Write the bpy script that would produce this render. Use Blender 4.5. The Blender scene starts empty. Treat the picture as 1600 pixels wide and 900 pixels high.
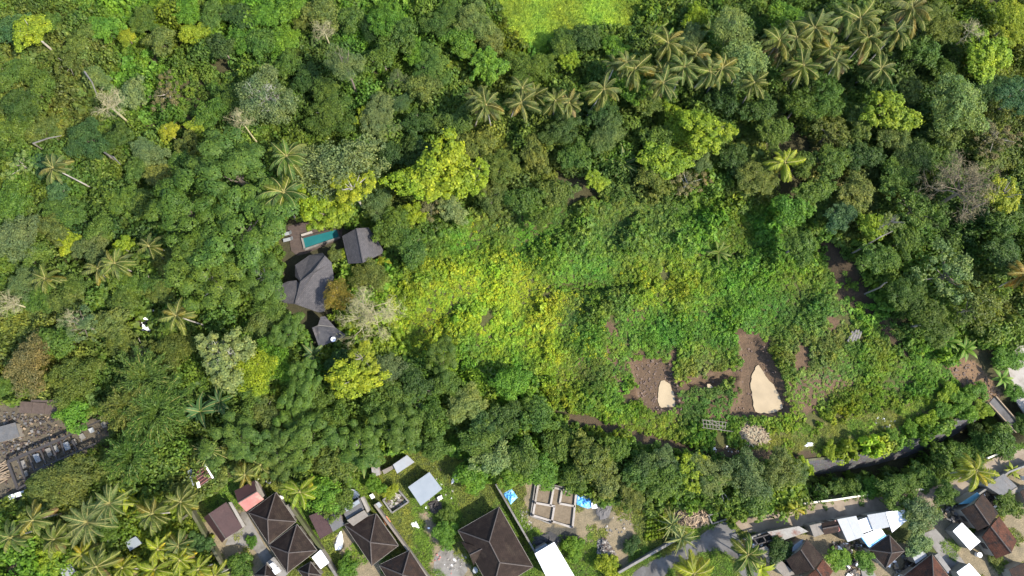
import bpy, math, random
import numpy as np
from mathutils import Vector, Matrix

SC = bpy.context.scene
COL = SC.collection
R_ = math.radians

# ---------------------------------------------------------------- camera
FPX = 1067.0                    # focal length in photograph pixels (1600 wide, 24 mm on 36 mm)
HCAM = 130.0
_down = Vector((770 - 800, -(706 - 450), -FPX)).normalized()   # where straight-down falls in the picture
_zw = -_down
_xw = (Vector((1, 0, 0)) - _zw * _zw.x).normalized()
_yw = _zw.cross(_xw)
CAMROT = Matrix((_xw, _yw, _zw))          # camera space -> world space
cam_d = bpy.data.cameras.new('camera')
cam_d.sensor_width = 36.0
cam_d.lens = FPX * 36.0 / 1600.0
cam_d.clip_end = 5000
cam = bpy.data.objects.new('camera', cam_d)
COL.objects.link(cam)
cam.matrix_world = Matrix.Translation((0, 0, HCAM)) @ CAMROT.to_4x4()
SC.camera = cam

# ---------------------------------------------------------------- daylight
SUN_ROT, SUN_EL = R_(118), R_(46)
w = bpy.data.worlds.new('World'); SC.world = w; w.use_nodes = True
nt = w.node_tree
bg = nt.nodes['Background']
sky = nt.nodes.new('ShaderNodeTexSky'); sky.sky_type = 'NISHITA'; sky.sun_disc = False
sky.sun_elevation = SUN_EL; sky.sun_rotation = SUN_ROT
nt.links.new(sky.outputs['Color'], bg.inputs['Color']); bg.inputs['Strength'].default_value = 0.15
sd = bpy.data.lights.new('sun', 'SUN'); sd.energy = 3.3; sd.angle = R_(0.8); sd.color = (1.0, 0.93, 0.82)
sun = bpy.data.objects.new('sun', sd); COL.objects.link(sun)
SUNDIR = Vector((math.sin(SUN_ROT) * math.cos(SUN_EL), math.cos(SUN_ROT) * math.cos(SUN_EL), math.sin(SUN_EL)))
sun.rotation_euler = SUNDIR.to_track_quat('Z', 'Y').to_euler()
SC.view_settings.view_transform = 'Standard'; SC.view_settings.look = 'None'
SC.view_settings.exposure = 1.66; SC.view_settings.gamma = 1.0
SC.cycles.max_bounces = 6; SC.cycles.diffuse_bounces = 3; SC.cycles.transmission_bounces = 3
SC.cycles.glossy_bounces = 2

# ---------------------------------------------------------------- map coordinates
_M = np.array([list(_xw), list(_yw), list(_zw)])
def P(px, py, z=0.0):
    """Point at height z seen at a pixel of the photograph."""
    d = _M @ np.array([px - 800.0, 450.0 - py, -FPX])
    t = (z - HCAM) / d[2]
    return Vector((d[0] * t, d[1] * t, z))
def to_px(x, y, z=0.0):
    """numpy arrays of world points -> photograph pixels (used as map coordinates of the site)."""
    v = np.stack([np.asarray(x, float), np.asarray(y, float), np.broadcast_to(np.asarray(z, float) - HCAM, np.shape(x))], -1) @ _M
    return 800 + FPX * v[..., 0] / -v[..., 2], 450 - FPX * v[..., 1] / -v[..., 2]
def inside(poly, x, y):
    x = np.asarray(x); y = np.asarray(y); r = np.zeros(x.shape, bool)
    n = len(poly)
    for i in range(n):
        x1, y1 = poly[i]; x2, y2 = poly[(i + 1) % n]
        if y1 == y2: continue
        c = ((y1 > y) != (y2 > y)) & (x < (x2 - x1) * (y - y1) / (y2 - y1) + x1)
        r ^= c
    return r
def polydist(poly, x, y):
    """distance in pixels to the outline."""
    d = np.full(np.shape(x), 1e9)
    n = len(poly)
    for i in range(n):
        ax, ay = poly[i]; bx, by = poly[(i + 1) % n]
        L = (bx - ax) ** 2 + (by - ay) ** 2 + 1e-9
        t = np.clip(((x - ax) * (bx - ax) + (y - ay) * (by - ay)) / L, 0, 1)
        d = np.minimum(d, np.hypot(x - ax - t * (bx - ax), y - ay - t * (by - ay)))
    return d

# ravine: top of the retaining wall and the lane's upper kerb, as map polylines
RX = [1225, 1262, 1300, 1350, 1400, 1440, 1480, 1520, 1560, 1610, 1680]
RTOP = [722, 720, 716, 708, 696, 682, 663, 645, 622, 596, 560]
RLANE = [800, 790, 779, 772, 764, 758, 746, 722, 700, 690, 670]
PIT_A = [(984, 566), (1012, 560), (1045, 566), (1058, 600), (1064, 640), (1020, 643), (998, 628), (990, 600)]
PIT_B = [(1152, 524), (1184, 524), (1210, 568), (1237, 636), (1229, 649), (1170, 653), (1138, 650), (1156, 618), (1158, 592), (1112, 606), (1072, 604), (1072, 592), (1118, 583), (1158, 566)]
RAVDEPTH = 5.5
def hgt(x, y):
    x = np.asarray(x, float); y = np.asarray(y, float)
    px, py = to_px(x, y, 0.0)
    z = 0.25 * np.sin(x * .13 + 1) * np.cos(y * .11) * (py < 560)
    for poly, dep in ((PIT_A, 1.0), (PIT_B, 1.3)):
        ins = inside(poly, px, py); d = polydist(poly, px, py)
        z = np.where(ins, -dep * np.clip(d / 5.0, 0, 1), z)
    for tx, ty, tw, td in (([858, 880, 905, 940, 975, 1010, 1030], [452, 446, 452, 452, 448, 442, 436], 9, 1.3), ([1080, 1110, 1140, 1165], [402, 403, 402, 396], 7, 1.6), ([560 + 420, 990, 1002], [478, 500, 535], 0, 0)):
        if td: z = z - td * np.clip(1.25 - np.abs(py - np.interp(px, tx, ty)) / tw, 0, 1) * np.clip((px - tx[0]) / 12, 0, 1) * np.clip((tx[-1] - px) / 12, 0, 1)
    yt = np.interp(px, RX, RTOP); yl = np.interp(px, RX, RLANE)
    v = (py - yt) / (yl - yt)
    prof = np.interp(v, [0, .40, .60, .95, 1.0], [0, 1, 1, .12, 0])
    prof = prof * np.clip((px - 1232) / 30, 0, 1) * np.clip((1612 - px) / 50, 0, 1)
    return z - RAVDEPTH * prof
def hz(v): return float(hgt(np.array([v[0]]), np.array([v[1]]))[0])
def PG(px, py, dz=0.0):
    """Point dz above the ground."""
    z = 0.0
    for _ in range(4):
        v = P(px, py, z + dz); z = hz(v)
    return P(px, py, z + dz)
def mpp(px, py, z=0.0): return (P(px + 1, py, z) - P(px, py, z)).length

# ---------------------------------------------------------------- materials
def newmat(name):
    m = bpy.data.materials.new(name); m.use_nodes = True
    t = m.node_tree; t.nodes.clear()
    out = t.nodes.new('ShaderNodeOutputMaterial')
    return m, t, out
def N(t, kind, **kw):
    n = t.nodes.new(kind)
    for k, v in kw.items():
        if k in n.inputs: n.inputs[k].default_value = v
        else: setattr(n, k, v)
    return n
def ramp(t, fac, stops):
    r = t.nodes.new('ShaderNodeValToRGB')
    e = r.color_ramp.elements
    while len(e) < len(stops): e.new(0.5)
    for el, (p, c) in zip(e, stops): el.position = p; el.color = (*c, 1)
    t.links.new(fac, r.inputs[0]); return r.outputs[0]
def mul(t, a, b, f=1.0, mode='MULTIPLY'):
    m = t.nodes.new('ShaderNodeMix'); m.data_type = 'RGBA'; m.blend_type = mode
    if isinstance(f, float): m.inputs[0].default_value = f
    else: t.links.new(f, m.inputs[0])
    for s, v in ((m.inputs[6], a), (m.inputs[7], b)):
        if isinstance(v, tuple): s.default_value = (*v, 1)
        else: t.links.new(v, s)
    return m.outputs[2]

def leaf_mat(name, src, base=None, transl=0.43, var=0.32, rough=0.55):
    m, t, out = newmat(name)
    if src == 'object':
        c = N(t, 'ShaderNodeObjectInfo').outputs['Color']
    elif src == 'inst':
        a = N(t, 'ShaderNodeAttribute'); a.attribute_type = 'INSTANCER'; a.attribute_name = 'tint'
        c = a.outputs['Color']
    else:
        c = N(t, 'ShaderNodeRGB'); c.outputs[0].default_value = (*base, 1); c = c.outputs[0]
    g = N(t, 'ShaderNodeNewGeometry')
    r = ramp(t, g.outputs['Random Per Island'], [(0, (1 - var, 1 - var * .9, 1 - var * .8)), (.55, (.95, .97, .9)), (.9, (1.35, 1.25, 1.1)), (1, (1.9, 1.7, 1.6))])
    c = mul(t, c, r)
    tc = N(t, 'ShaderNodeTexCoord')
    no = N(t, 'ShaderNodeTexNoise', Scale=0.55, Detail=2.0)
    t.links.new(g.outputs['Position'], no.inputs['Vector'])
    c = mul(t, c, ramp(t, no.outputs[0], [(.3, (.76, .83, .88)), (.7, (1.24, 1.13, .95))]))
    n3 = N(t, 'ShaderNodeTexNoise', Scale=.16, Detail=3.0)
    t.links.new(g.outputs['Position'], n3.inputs['Vector'])
    c = mul(t, c, ramp(t, n3.outputs[0], [(.32, (.82, .93, .95)), (.68, (1.18, 1.08, .95))]))
    p = N(t, 'ShaderNodeBsdfPrincipled', Roughness=rough)
    p.inputs['Specular IOR Level'].default_value = 0.22
    tr = N(t, 'ShaderNodeBsdfTranslucent')
    t.links.new(c, p.inputs['Base Color'])
    t.links.new(mul(t, c, (1.15, 1.25, .6)), tr.inputs['Color'])
    mx = N(t, 'ShaderNodeMixShader'); mx.inputs[0].default_value = transl
    t.links.new(p.outputs[0], mx.inputs[1]); t.links.new(tr.outputs[0], mx.inputs[2])
    t.links.new(mx.outputs[0], out.inputs[0])
    return m

def surf(name, c1, c2, scale=1.0, rough=0.85, bump=0.3, spec=0.3, detail=6.0, stain=None, stain_scale=.25, tile=None, corr=None, bdist=0.05):
    """rough surface: two base colours mottled by noise, optional stain patches, tile rows or corrugation from the UV map (in metres)."""
    K = .71 if max(c1) < .6 else 1.0
    c1, c2 = tuple(v * K for v in c1), tuple(v * K for v in c2); stain = tuple(v * K for v in stain) if stain else None
    m, t, out = newmat(name)
    tc = N(t, 'ShaderNodeTexCoord')
    no = N(t, 'ShaderNodeTexNoise', Scale=scale, Detail=detail, Roughness=.65)
    t.links.new(tc.outputs['Object'], no.inputs['Vector'])
    c = ramp(t, no.outputs[0], [(.3, c1), (.7, c2)])
    h = no.outputs[0]
    if stain:
        s = N(t, 'ShaderNodeTexNoise', Scale=stain_scale, Detail=5.0, Roughness=.7)
        t.links.new(tc.outputs['Object'], s.inputs['Vector'])
        f = N(t, 'ShaderNodeValToRGB'); f.color_ramp.elements[0].position = .48; f.color_ramp.elements[1].position = .62
        t.links.new(s.outputs[0], f.inputs[0])
        c = mul(t, c, stain, f.outputs[0], 'MIX')
    if tile:
        b = N(t, 'ShaderNodeTexBrick', Scale=1.0); b.inputs['Brick Width'].default_value = tile[0]; b.inputs['Row Height'].default_value = tile[1]
        b.inputs['Mortar Size'].default_value = .03; b.inputs['Color1'].default_value = (.75, .75, .75, 1); b.inputs['Color2'].default_value = (1.2, 1.15, 1.1, 1)
        b.inputs['Mortar'].default_value = (.5, .5, .5, 1)
        t.links.new(tc.outputs['UV'], b.inputs['Vector'])
        c = mul(t, c, b.outputs['Color'], .7); h = b.outputs['Color']
    if corr:
        wv = N(t, 'ShaderNodeTexWave', Scale=corr); wv.bands_direction = 'X'
        t.links.new(tc.outputs['UV'], wv.inputs['Vector'])
        h = wv.outputs['Fac']
    p = N(t, 'ShaderNodeBsdfPrincipled', Roughness=rough); p.inputs['Specular IOR Level'].default_value = spec
    t.links.new(c, p.inputs['Base Color'])
    if bump:
        bp = N(t, 'ShaderNodeBump', Strength=bump, Distance=bdist)
        t.links.new(h, bp.inputs['Height']); t.links.new(bp.outputs[0], p.inputs['Normal'])
    t.links.new(p.outputs[0], out.inputs[0])
    return m

def objcol_mat(name, rough=.8, var=.35, scale=3.0, spec=.3):
    """any colour (the object's own), with mottling."""
    m, t, out = newmat(name)
    c = N(t, 'ShaderNodeObjectInfo').outputs['Color']
    tc = N(t, 'ShaderNodeTexCoord')
    no = N(t, 'ShaderNodeTexNoise', Scale=scale, Detail=5.0)
    t.links.new(tc.outputs['Object'], no.inputs['Vector'])
    c = mul(t, c, ramp(t, no.outputs[0], [(.3, (1 - var,) * 3), (.7, (1 + var * .6,) * 3)]))
    p = N(t, 'ShaderNodeBsdfPrincipled', Roughness=rough); p.inputs['Specular IOR Level'].default_value = spec
    t.links.new(c, p.inputs['Base Color']); t.links.new(p.outputs[0], out.inputs[0])
    return m

M = {}
M['leaf'] = leaf_mat('leaf', 'object')
M['frond'] = leaf_mat('frond', 'object', var=.35)
M['bush'] = leaf_mat('bush_leaf', 'inst')
M['flower'] = leaf_mat('yellow_flower', 'fixed', (.40, .44, .03), var=.3)
M['blade'] = leaf_mat('grass_blade', 'inst', var=.4, transl=.4)
M['rachis'] = surf('rachis', (.24, .22, .06), (.3, .26, .09), 4, bump=0)
M['bark'] = objcol_mat('bark', .9, .4, 2.5)
M['paint'] = objcol_mat('painted_surface', .6, .22, .8)
M['stone'] = objcol_mat('stone_piece', .9, .4, 4)
M['tile_brown'] = surf('brown_roof_tile', (.0215, .0145, .0115), (.037, .0255, .0205), .9, .85, .6, .12, tile=(.42, .34), stain=(.048, .035, .026))
M['tile_grey'] = surf('grey_roof_shingle', (.078, .074, .077), (.105, .10, .103), 1.4, .85, .35, .15, tile=(.5, .24))
M['tile_red'] = surf('red_clay_tile', (.075, .031, .020), (.13, .055, .034), 1.3, .85, .6, .12, tile=(.42, .34), stain=(.038, .026, .022), stain_scale=.7)
M['tile_mix'] = surf('weathered_brown_tile', (.030, .020, .0155), (.058, .036, .026), 1.2, .85, .6, .12, tile=(.42, .34), stain=(.03, .024, .022), stain_scale=.8)
M['ridge'] = surf('ridge_mortar', (.06, .048, .042), (.10, .082, .07), 3)
M['wallpaint'] = surf('house_wall', (.25, .22, .18), (.33, .30, .25), 1.2, stain=(.22, .2, .16))
M['whitesheet'] = surf('white_sheet_metal', (.62, .63, .64), (.72, .72, .72), .5, .4, .4, .4, corr=5.0, bdist=.02, stain=(.52, .51, .49), stain_scale=.5)
M['palesheet'] = surf('pale_sheet_metal', (.27, .285, .295), (.33, .345, .35), .6, .5, .4, .4, corr=5.0, bdist=.02, stain=(.28, .28, .28))
M['bluesheet'] = surf('bluish_sheet_metal', (.235, .265, .285), (.29, .315, .33), .5, .45, .4, .4, corr=5.0, bdist=.02)
M['greysheet'] = surf('grey_sheet_metal', (.10, .10, .098), (.145, .14, .135), .8, .6, .5, .3, corr=5.0, bdist=.03, stain=(.14, .12, .10))
M['rustsheet'] = surf('rusty_sheet_metal', (.22, .20, .17), (.33, .32, .29), .9, .7, .5, .3, corr=5.0, bdist=.03, stain=(.17, .075, .05), stain_scale=.5)
M['redsheet'] = surf('maroon_sheet_metal', (.045, .021, .020), (.068, .032, .029), .8, .6, .5, .3, corr=5.0, bdist=.03)
M['pinksheet'] = surf('faded_pink_sheet', (.30, .11, .09), (.40, .17, .145), .7, .7, .4, .3, corr=5.0, bdist=.03, stain=(.38, .31, .24), stain_scale=.4)
M['tansheet'] = surf('tan_fibre_sheet', (.19, .165, .135), (.26, .23, .19), .8, .8, .6, .3, corr=3.0, bdist=.04, stain=(.2, .17, .14))
M['concrete'] = surf('concrete', (.18, .168, .15), (.25, .235, .21), .8, .9, .3, stain=(.13, .118, .10))
M['paleconcrete'] = surf('pale_concrete', (.34, .305, .27), (.43, .395, .35), .5, .9, .3, stain=(.27, .24, .2))
M['mosswall'] = surf('mossy_wall', (.075, .072, .042), (.14, .135, .08), 1.1, .9, .5, stain=(.07, .085, .025))
M['wood'] = surf('weathered_wood', (.065, .046, .035), (.11, .08, .062), 2.5, .85, .4)
M['drywood'] = surf('dry_wood', (.22, .16, .10), (.34, .26, .175), 2.5, .85, .4)
M['darkmetal'] = surf('dark_rusty_steel', (.035, .033, .032), (.06, .05, .045), 3, .7, .2)
M['tarp'] = surf('blue_tarpaulin', (.05, .26, .62), (.10, .36, .72), 1.0, .5, .6, .4, stain=(.28, .5, .75), stain_scale=1.2, bdist=.2)
M['whitecloth'] = surf('white_plastic', (.7, .69, .68), (.82, .81, .8), 2, .6, .5, bdist=.1)
M['rubble'] = objcol_mat('rubble_stone', .9, .5, 6)
M['turq'] = surf('turquoise_sheet', (.10, .28, .36), (.14, .35, .43), .8, .5, .3, .4, corr=4.0, bdist=.02)

def water_mat(name, col, rough):
    m, t, out = newmat(name)
    tc = N(t, 'ShaderNodeTexCoord'); no = N(t, 'ShaderNodeTexNoise', Scale=.35, Detail=3.0)
    t.links.new(tc.outputs['Object'], no.inputs['Vector'])
    c = ramp(t, no.outputs[0], [(.3, tuple(v * .86 for v in col)), (.7, tuple(v * 1.08 for v in col))])
    p = N(t, 'ShaderNodeBsdfPrincipled', Roughness=rough); p.inputs['Specular IOR Level'].default_value = .5
    t.links.new(c, p.inputs['Base Color'])
    n2 = N(t, 'ShaderNodeTexNoise', Scale=2.5, Detail=2.0); t.links.new(tc.outputs['Object'], n2.inputs['Vector'])
    b = N(t, 'ShaderNodeBump', Strength=.08, Distance=.03); t.links.new(n2.outputs[0], b.inputs['Height']); t.links.new(b.outputs[0], p.inputs['Normal'])
    t.links.new(p.outputs[0], out.inputs[0]); return m
M['mudwater'] = water_mat('muddy_water', (.285, .222, .132), .15)
M['poolwater'] = water_mat('pool_water', (.016, .105, .11), .05)

# ---------------------------------------------------------------- mesh helpers
def np_mesh(name, verts, faces, mats=(), mi=None, smooth=False):
    """verts (n,3), faces (m,k) arrays -> mesh"""
    me = bpy.data.meshes.new(name)
    verts = np.asarray(verts, np.float32); faces = np.asarray(faces, np.int32)
    k = faces.shape[1]
    me.vertices.add(len(verts)); me.vertices.foreach_set('co', verts.ravel())
    me.loops.add(faces.size); me.loops.foreach_set('vertex_index', faces.ravel())
    me.polygons.add(len(faces)); me.polygons.foreach_set('loop_start', np.arange(0, faces.size, k, dtype=np.int32))
    if mi is not None: me.polygons.foreach_set('material_index', np.asarray(mi, np.int32))
    if smooth: me.polygons.foreach_set('use_smooth', np.ones(len(faces), bool))
    for m in mats: me.materials.append(m)
    me.update(calc_edges=True)
    return me
class MB:
    """collects solids into one mesh"""
    def __init__(s): s.v = []; s.f = []; s.m = []
    def poly(s, pts, m=0):
        b = len(s.v); s.v += [tuple(p) for p in pts]; s.f.append(tuple(range(b, b + len(pts)))); s.m.append(m)
    def prism(s, top, thick, m=0, down=None):
        """solid: a polygon (counter-clockwise from above or not) and its copy pushed straight down"""
        n = len(top); b = len(s.v)
        top = [Vector(p) for p in top]
        a = sum((top[i].x * top[(i + 1) % n].y - top[(i + 1) % n].x * top[i].y) for i in range(n))
        if a < 0: top.reverse()
        bot = [Vector((p.x, p.y, (down if down is not None else p.z - thick))) for p in top]
        s.v += [tuple(p) for p in top] + [tuple(p) for p in bot]
        s.f.append(tuple(range(b, b + n))); s.f.append(tuple(range(b + 2 * n - 1, b + n - 1, -1))); s.m += [m, m]
        for i in range(n):
            j = (i + 1) % n
            s.f.append((b + i, b + n + i, b + n + j, b + j)); s.m.append(m)
    def bar(s, a, b, w, h=None, m=0):
        """square bar between two points"""
        a = Vector(a); b = Vector(b); h = h or w
        d = (b - a)
        if d.length < 1e-6: return
        d.normalize()
        up = Vector((0, 0, 1)) if abs(d.z) < .95 else Vector((1, 0, 0))
        x = d.cross(up).normalized() * w / 2; y = x.cross(d).normalized() * h / 2
        k = len(s.v)
        for p in (a, b): s.v += [tuple(p + x + y), tuple(p - x + y), tuple(p - x - y), tuple(p + x - y)]
        for q in ((0, 1, 2, 3), (7, 6, 5, 4), (0, 4, 5, 1), (1, 5, 6, 2), (2, 6, 7, 3), (3, 7, 4, 0)):
            s.f.append(tuple(k + i for i in q)); s.m.append(m)
    def tube(s, pts, rad, n=6, m=0, cap=True):
        k = len(s.v); L = len(pts)
        pts = [Vector(p) for p in pts]
        for i, p in enumerate(pts):
            d = (pts[min(i + 1, L - 1)] - pts[max(i - 1, 0)]).normalized()
            up = Vector((0, 0, 1)) if abs(d.z) < .9 else Vector((1, 0, 0))
            x = d.cross(up).normalized(); y = x.cross(d)
            r = rad[i] if isinstance(rad, (list, tuple)) else rad
            for j in range(n):
                a = 2 * math.pi * j / n
                s.v.append(tuple(p + x * math.cos(a) * r + y * math.sin(a) * r))
        for i in range(L - 1):
            for j in range(n):
                s.f.append((k + i * n + j, k + i * n + (j + 1) % n, k + (i + 1) * n + (j + 1) % n, k + (i + 1) * n + j)); s.m.append(m)
        if cap:
            s.f.append(tuple(k + j for j in range(n))[::-1]); s.f.append(tuple(k + (L - 1) * n + j for j in range(n))); s.m += [m, m]
    def mesh(s, name, mats, uv=False):
        me = bpy.data.meshes.new(name); me.from_pydata(s.v, [], s.f)
        for q in (mats if isinstance(mats, (list, tuple)) else [mats]): me.materials.append(q)
        me.polygons.foreach_set('material_index', s.m)
        if uv:
            l = me.uv_layers.new(name='UVMap')
            for p in me.polygons:
                n = p.normal
                e = Vector((0, 0, 1)).cross(n)
                if e.length < .03:
                    c = [me.vertices[i].co for i in p.vertices]
                    e = max((c[(i + 1) % len(c)] - c[i] for i in range(len(c))), key=lambda q: q.length)
                e = e.normalized(); g = n.cross(e)
                for li in p.loop_indices:
                    co = me.vertices[me.loops[li].vertex_index].co
                    l.data[li].uv = (co.dot(e), co.dot(g))
        me.update(); return me
def link(name, me, parent=None, loc=None, rot=None, scale=None, color=None):
    o = bpy.data.objects.new(name, me); COL.objects.link(o)
    if parent is not None: o.parent = parent
    if loc is not None: o.location = loc
    if rot is not None: o.rotation_euler = rot
    if scale is not None: o.scale = scale
    if color is not None: o.color = (*color, 1)
    return o
def tag(o, label=None, cat=None, group=None, kind=None):
    if label: o['label'] = label
    if cat: o['category'] = cat
    if group: o['group'] = group
    if kind: o['kind'] = kind
    return o
def thing(name, label, cat, loc=(0, 0, 0), rotz=0, group=None):
    o = link(name, None, loc=loc, rot=(0, 0, rotz)); o.empty_display_size = .5
    return tag(o, label, cat, group)
def local(root, pts): return [Vector(p) - Vector(root.location) for p in pts]
# ---------------------------------------------------------------- foliage prototypes
def unit(v): return v / (np.linalg.norm(v, axis=-1, keepdims=True) + 1e-9)
def leaves(c, nrm, L, W, rng, along=None, fold=.12):
    """one diamond-shaped leaf per centre; nrm = facing, along = preferred long direction."""
    n = len(c)
    nrm = unit(nrm)
    t = rng.normal(size=(n, 3)) if along is None else along + rng.normal(size=(n, 3)) * .25
    t = unit(t - nrm * np.sum(t * nrm, -1, keepdims=True)); b = np.cross(nrm, t)
    L = np.broadcast_to(np.asarray(L, float), (n,))[:, None] * rng.uniform(.7, 1.3, (n, 1)); W = np.broadcast_to(np.asarray(W, float), (n,))[:, None] * rng.uniform(.75, 1.25, (n, 1))
    v = np.empty((n, 4, 3))
    v[:, 0] = c - t * L / 2; v[:, 1] = c + b * W / 2 + t * L * .08 + nrm * W * fold
    v[:, 2] = c + t * L / 2 - nrm * L * fold; v[:, 3] = c - b * W / 2 + t * L * .08 + nrm * W * fold
    return v.reshape(-1, 3), np.arange(4 * n).reshape(n, 4)

def lobes(rng, n, spread, dome, r0, r1, zj=False):
    ph = rng.uniform(0, 6.28, 3); am = rng.uniform(.08, .30, 3)
    pts = []
    while len(pts) < n:
        best, bd = None, -1
        for _ in range(9):
            a = rng.uniform(0, 6.283); q = math.sqrt(rng.uniform(0, 1)) * spread
            f = 1 + am[0] * math.sin(2 * a + ph[0]) + am[1] * math.sin(3 * a + ph[1]) + am[2] * math.sin(5 * a + ph[2]) * .6
            c = np.array([math.cos(a) * q * f, math.sin(a) * q * f, q])
            d = min([np.hypot(*(c[:2] - p[:2])) for p in pts], default=1)
            if d > bd: best, bd = c, d
        q = best[2]
        z = dome * math.sqrt(max(0, 1 - (q / 1.02) ** 2)) + rng.uniform(-.09, .09) * (2.0 if zj else 1)
        r = rng.uniform(r0, r1) * (1.1 - .35 * q)
        pts.append(np.array([best[0], best[1], z, r * rng.choice([.8, .9, 1.0, 1.1] if zj else [.65, .85, 1.0, 1.15])]))
    return np.array(pts)

CROWN = {   # lobes, spread, dome, r0, r1, lobe flatness, leaves, leaf L, leaf W, facing jitter, shell
    'D': (24, .78, .52, .22, .36, .80, 6000, .098, .060, .55, .34),
    'E': (44, .82, .48, .15, .27, .80, 13000, .056, .036, .55, .32),
    'F': (34, .78, .56, .18, .28, .90, 11000, .054, .035, .8, .35),
    'L': (19, .84, .40, .20, .29, .55, 12000, .052, .036, .32, .16),
    'B': (30, .80, .50, .17, .27, .90, 6000, .088, .062, .40, .22),
    'S': (24, .86, .48, .11, .22, .75, 3000, .085, .045, .7, .5),
    'T': (26, .52, 1.5, .20, .33, 1.2, 7000, .085, .034, .8, .5),
}
def crown_mesh(kind, seed):
    rng = np.random.default_rng(seed)
    nl, sp, dome, r0, r1, flat, nv, LL, WW, jit, shell = CROWN[kind]
    lb = lobes(rng, nl, sp, dome, r0, r1, kind == 'L')
    wgt = lb[:, 3] ** 2; k = rng.choice(nl, nv, p=wgt / wgt.sum())
    d = unit(rng.normal(size=(nv, 3)) + np.array([0, 0, .35]))
    ph = rng.uniform(0, 6.28, (nl, 3))
    bump = 1 + .14 * np.sin(5 * d[:, 0] + ph[k, 0]) + .14 * np.sin(5 * d[:, 1] + ph[k, 1]) + .12 * np.sin(6 * d[:, 2] + ph[k, 2])
    rr = lb[k, 3] * bump * (1 - shell * rng.random(nv) ** 1.6)
    rr = np.where(rng.random(nv) < (.02 if kind == 'L' else .07), rr * rng.uniform(1.1, 1.5, nv), rr)
    c = lb[k, :3] + d * rr[:, None] * np.array([1, 1, flat])
    low = rng.random(nv) < (.03 if kind == 'L' else .10)                     # loose inner leaves
    c[low] = np.column_stack([rng.uniform(-.6, .6, low.sum()), rng.uniform(-.6, .6, low.sum()), rng.uniform(-.05, dome * .6, low.sum())])
    out = d * np.array([1, 1, 1.1]) + np.array([0, 0, .65]) + rng.normal(size=(nv, 3)) * jit
    v, f = leaves(c, out, LL, WW, rng)
    me = np_mesh('crown_' + kind, v, f, [M['leaf']])
    # limbs: trunk reaching from the ground (z=-1 is scaled to the root) into the lobes
    mb = MB()
    mb.tube([(0, 0, -1), (.02, .01, -.5), (0, .03, .05), (0, 0, dome * .5)], [.075, .055, .045, .02], 7)
    for i in rng.choice(nl, min(nl, 11), replace=False):
        z0 = rng.uniform(-.2, .12); e = lb[i]
        if kind == 'L': z0 -= .25; e = e * np.array([.75, .75, .2, 1]) - np.array([0, 0, .1, 0])
        mb.tube([(0, 0, z0), (e[0] * .4, e[1] * .4, z0 + (e[2] - z0) * .35), (e[0] * .8, e[1] * .8, z0 + (e[2] - z0) * .75)], [.03, .02, .006], 5, cap=False)
    return me, mb.mesh('trunk_' + kind, M['bark'])

def bare_mesh(seed, spread=1.22, n0=10, twig=3200):
    """leafless crown: forking limbs and twigs within radius 1; the trunk runs down to z=-1."""
    rng = np.random.default_rng(seed); r = random.Random(seed)
    mb = MB(); tips = []
    def grow(p, d, ln, rad, lev):
        p = np.array(p, float); d = np.array(d, float); pts = [p]; 
        for s in range(3):
            d = d + rng.normal(size=3) * .17; d[2] += .02; d = d / np.linalg.norm(d)
            p = p + d * ln / 3; pts.append(p)
        mb.tube([tuple(q) for q in pts], [rad, rad * .85, rad * .7, rad * .55], 5 if lev < 2 else 3, cap=False)
        if lev >= 3: tips.append((pts[-2], d)); tips.append((pts[-1], d)); return
        for _ in range(3 if lev < 2 else 4):
            nd = d + rng.normal(size=3) * .62; nd[2] = nd[2] * .8 + .1
            grow(pts[r.choice((2, 3))], nd / np.linalg.norm(nd), ln * rng.uniform(.55, .8), rad * .55, lev + 1)
    for i in range(n0):
        a = i * 6.283 / n0 + rng.uniform(-.3, .3); el = rng.uniform(.25, 1.1)
        grow((0, 0, rng.uniform(-.15, .1)), (math.cos(a) * math.cos(el), math.sin(a) * math.cos(el), math.sin(el)), .42 * spread, .026, 0)
    tr = MB(); tr.tube([(0, 0, -1), (.015, 0, -.6), (0, .02, -.25), (0, 0, .12)], [.07, .055, .045, .035], 8)
    tm = tr.mesh('trunk_bare', M['bark'])
    bm_ = mb.mesh('branches', M['bark'])
    if not twig: return bm_, tm, None
    T = tips; c = []; al = []
    for _ in range(twig):
        p, d = T[r.randrange(len(T))]; c.append(p + rng.normal(size=3) * .075); al.append(d + rng.normal(size=3) * .5)
    v, f = leaves(np.array(c), rng.normal(size=(twig, 3)) + np.array([0, 0, .5]), .17, .010, rng, unit(np.array(al)))
    return bm_, tm, np_mesh('twigs', v, f, [M['bark']])

def bamboo_mesh(seed):
    rng = np.random.default_rng(seed)
    mb = MB(); C = []; A = []; NN = []
    for i in range(46):
        a = rng.uniform(0, 6.283); reach = rng.uniform(.35, 1.0); top = rng.uniform(.55, .95)
        pts = []
        for s in range(9):
            t = s / 8
            q = reach * (t ** 2.2); z = -1 + (1 + top) * (1 - (1 - t) ** 1.7) - .45 * max(0, t - .65) ** 1.3 * 3 * reach
            pts.append(np.array([math.cos(a) * (q + .06), math.sin(a) * (q + .06), z]))
        mb.tube([tuple(p) for p in pts], [.016 - .0014 * s for s in range(9)], 4, cap=False)
        for s in range(4, 9):
            d = unit(pts[s] - pts[s - 1])
            for _ in range(36):
                C.append(pts[s] - d * rng.uniform(0, .14) + rng.normal(size=3) * np.array([.055, .055, .04])); A.append(d + rng.normal(size=3) * .35 + np.array([0, 0, -.2])); NN.append(np.array([0, 0, 1]) + rng.normal(size=3) * .5)
    v, f = leaves(np.array(C), np.array(NN), .125, .026, rng, unit(np.array(A)))
    return np_mesh('bamboo_leaves', v, f, [M['leaf']]), mb.mesh('bamboo_culms', M['bark'])

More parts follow.
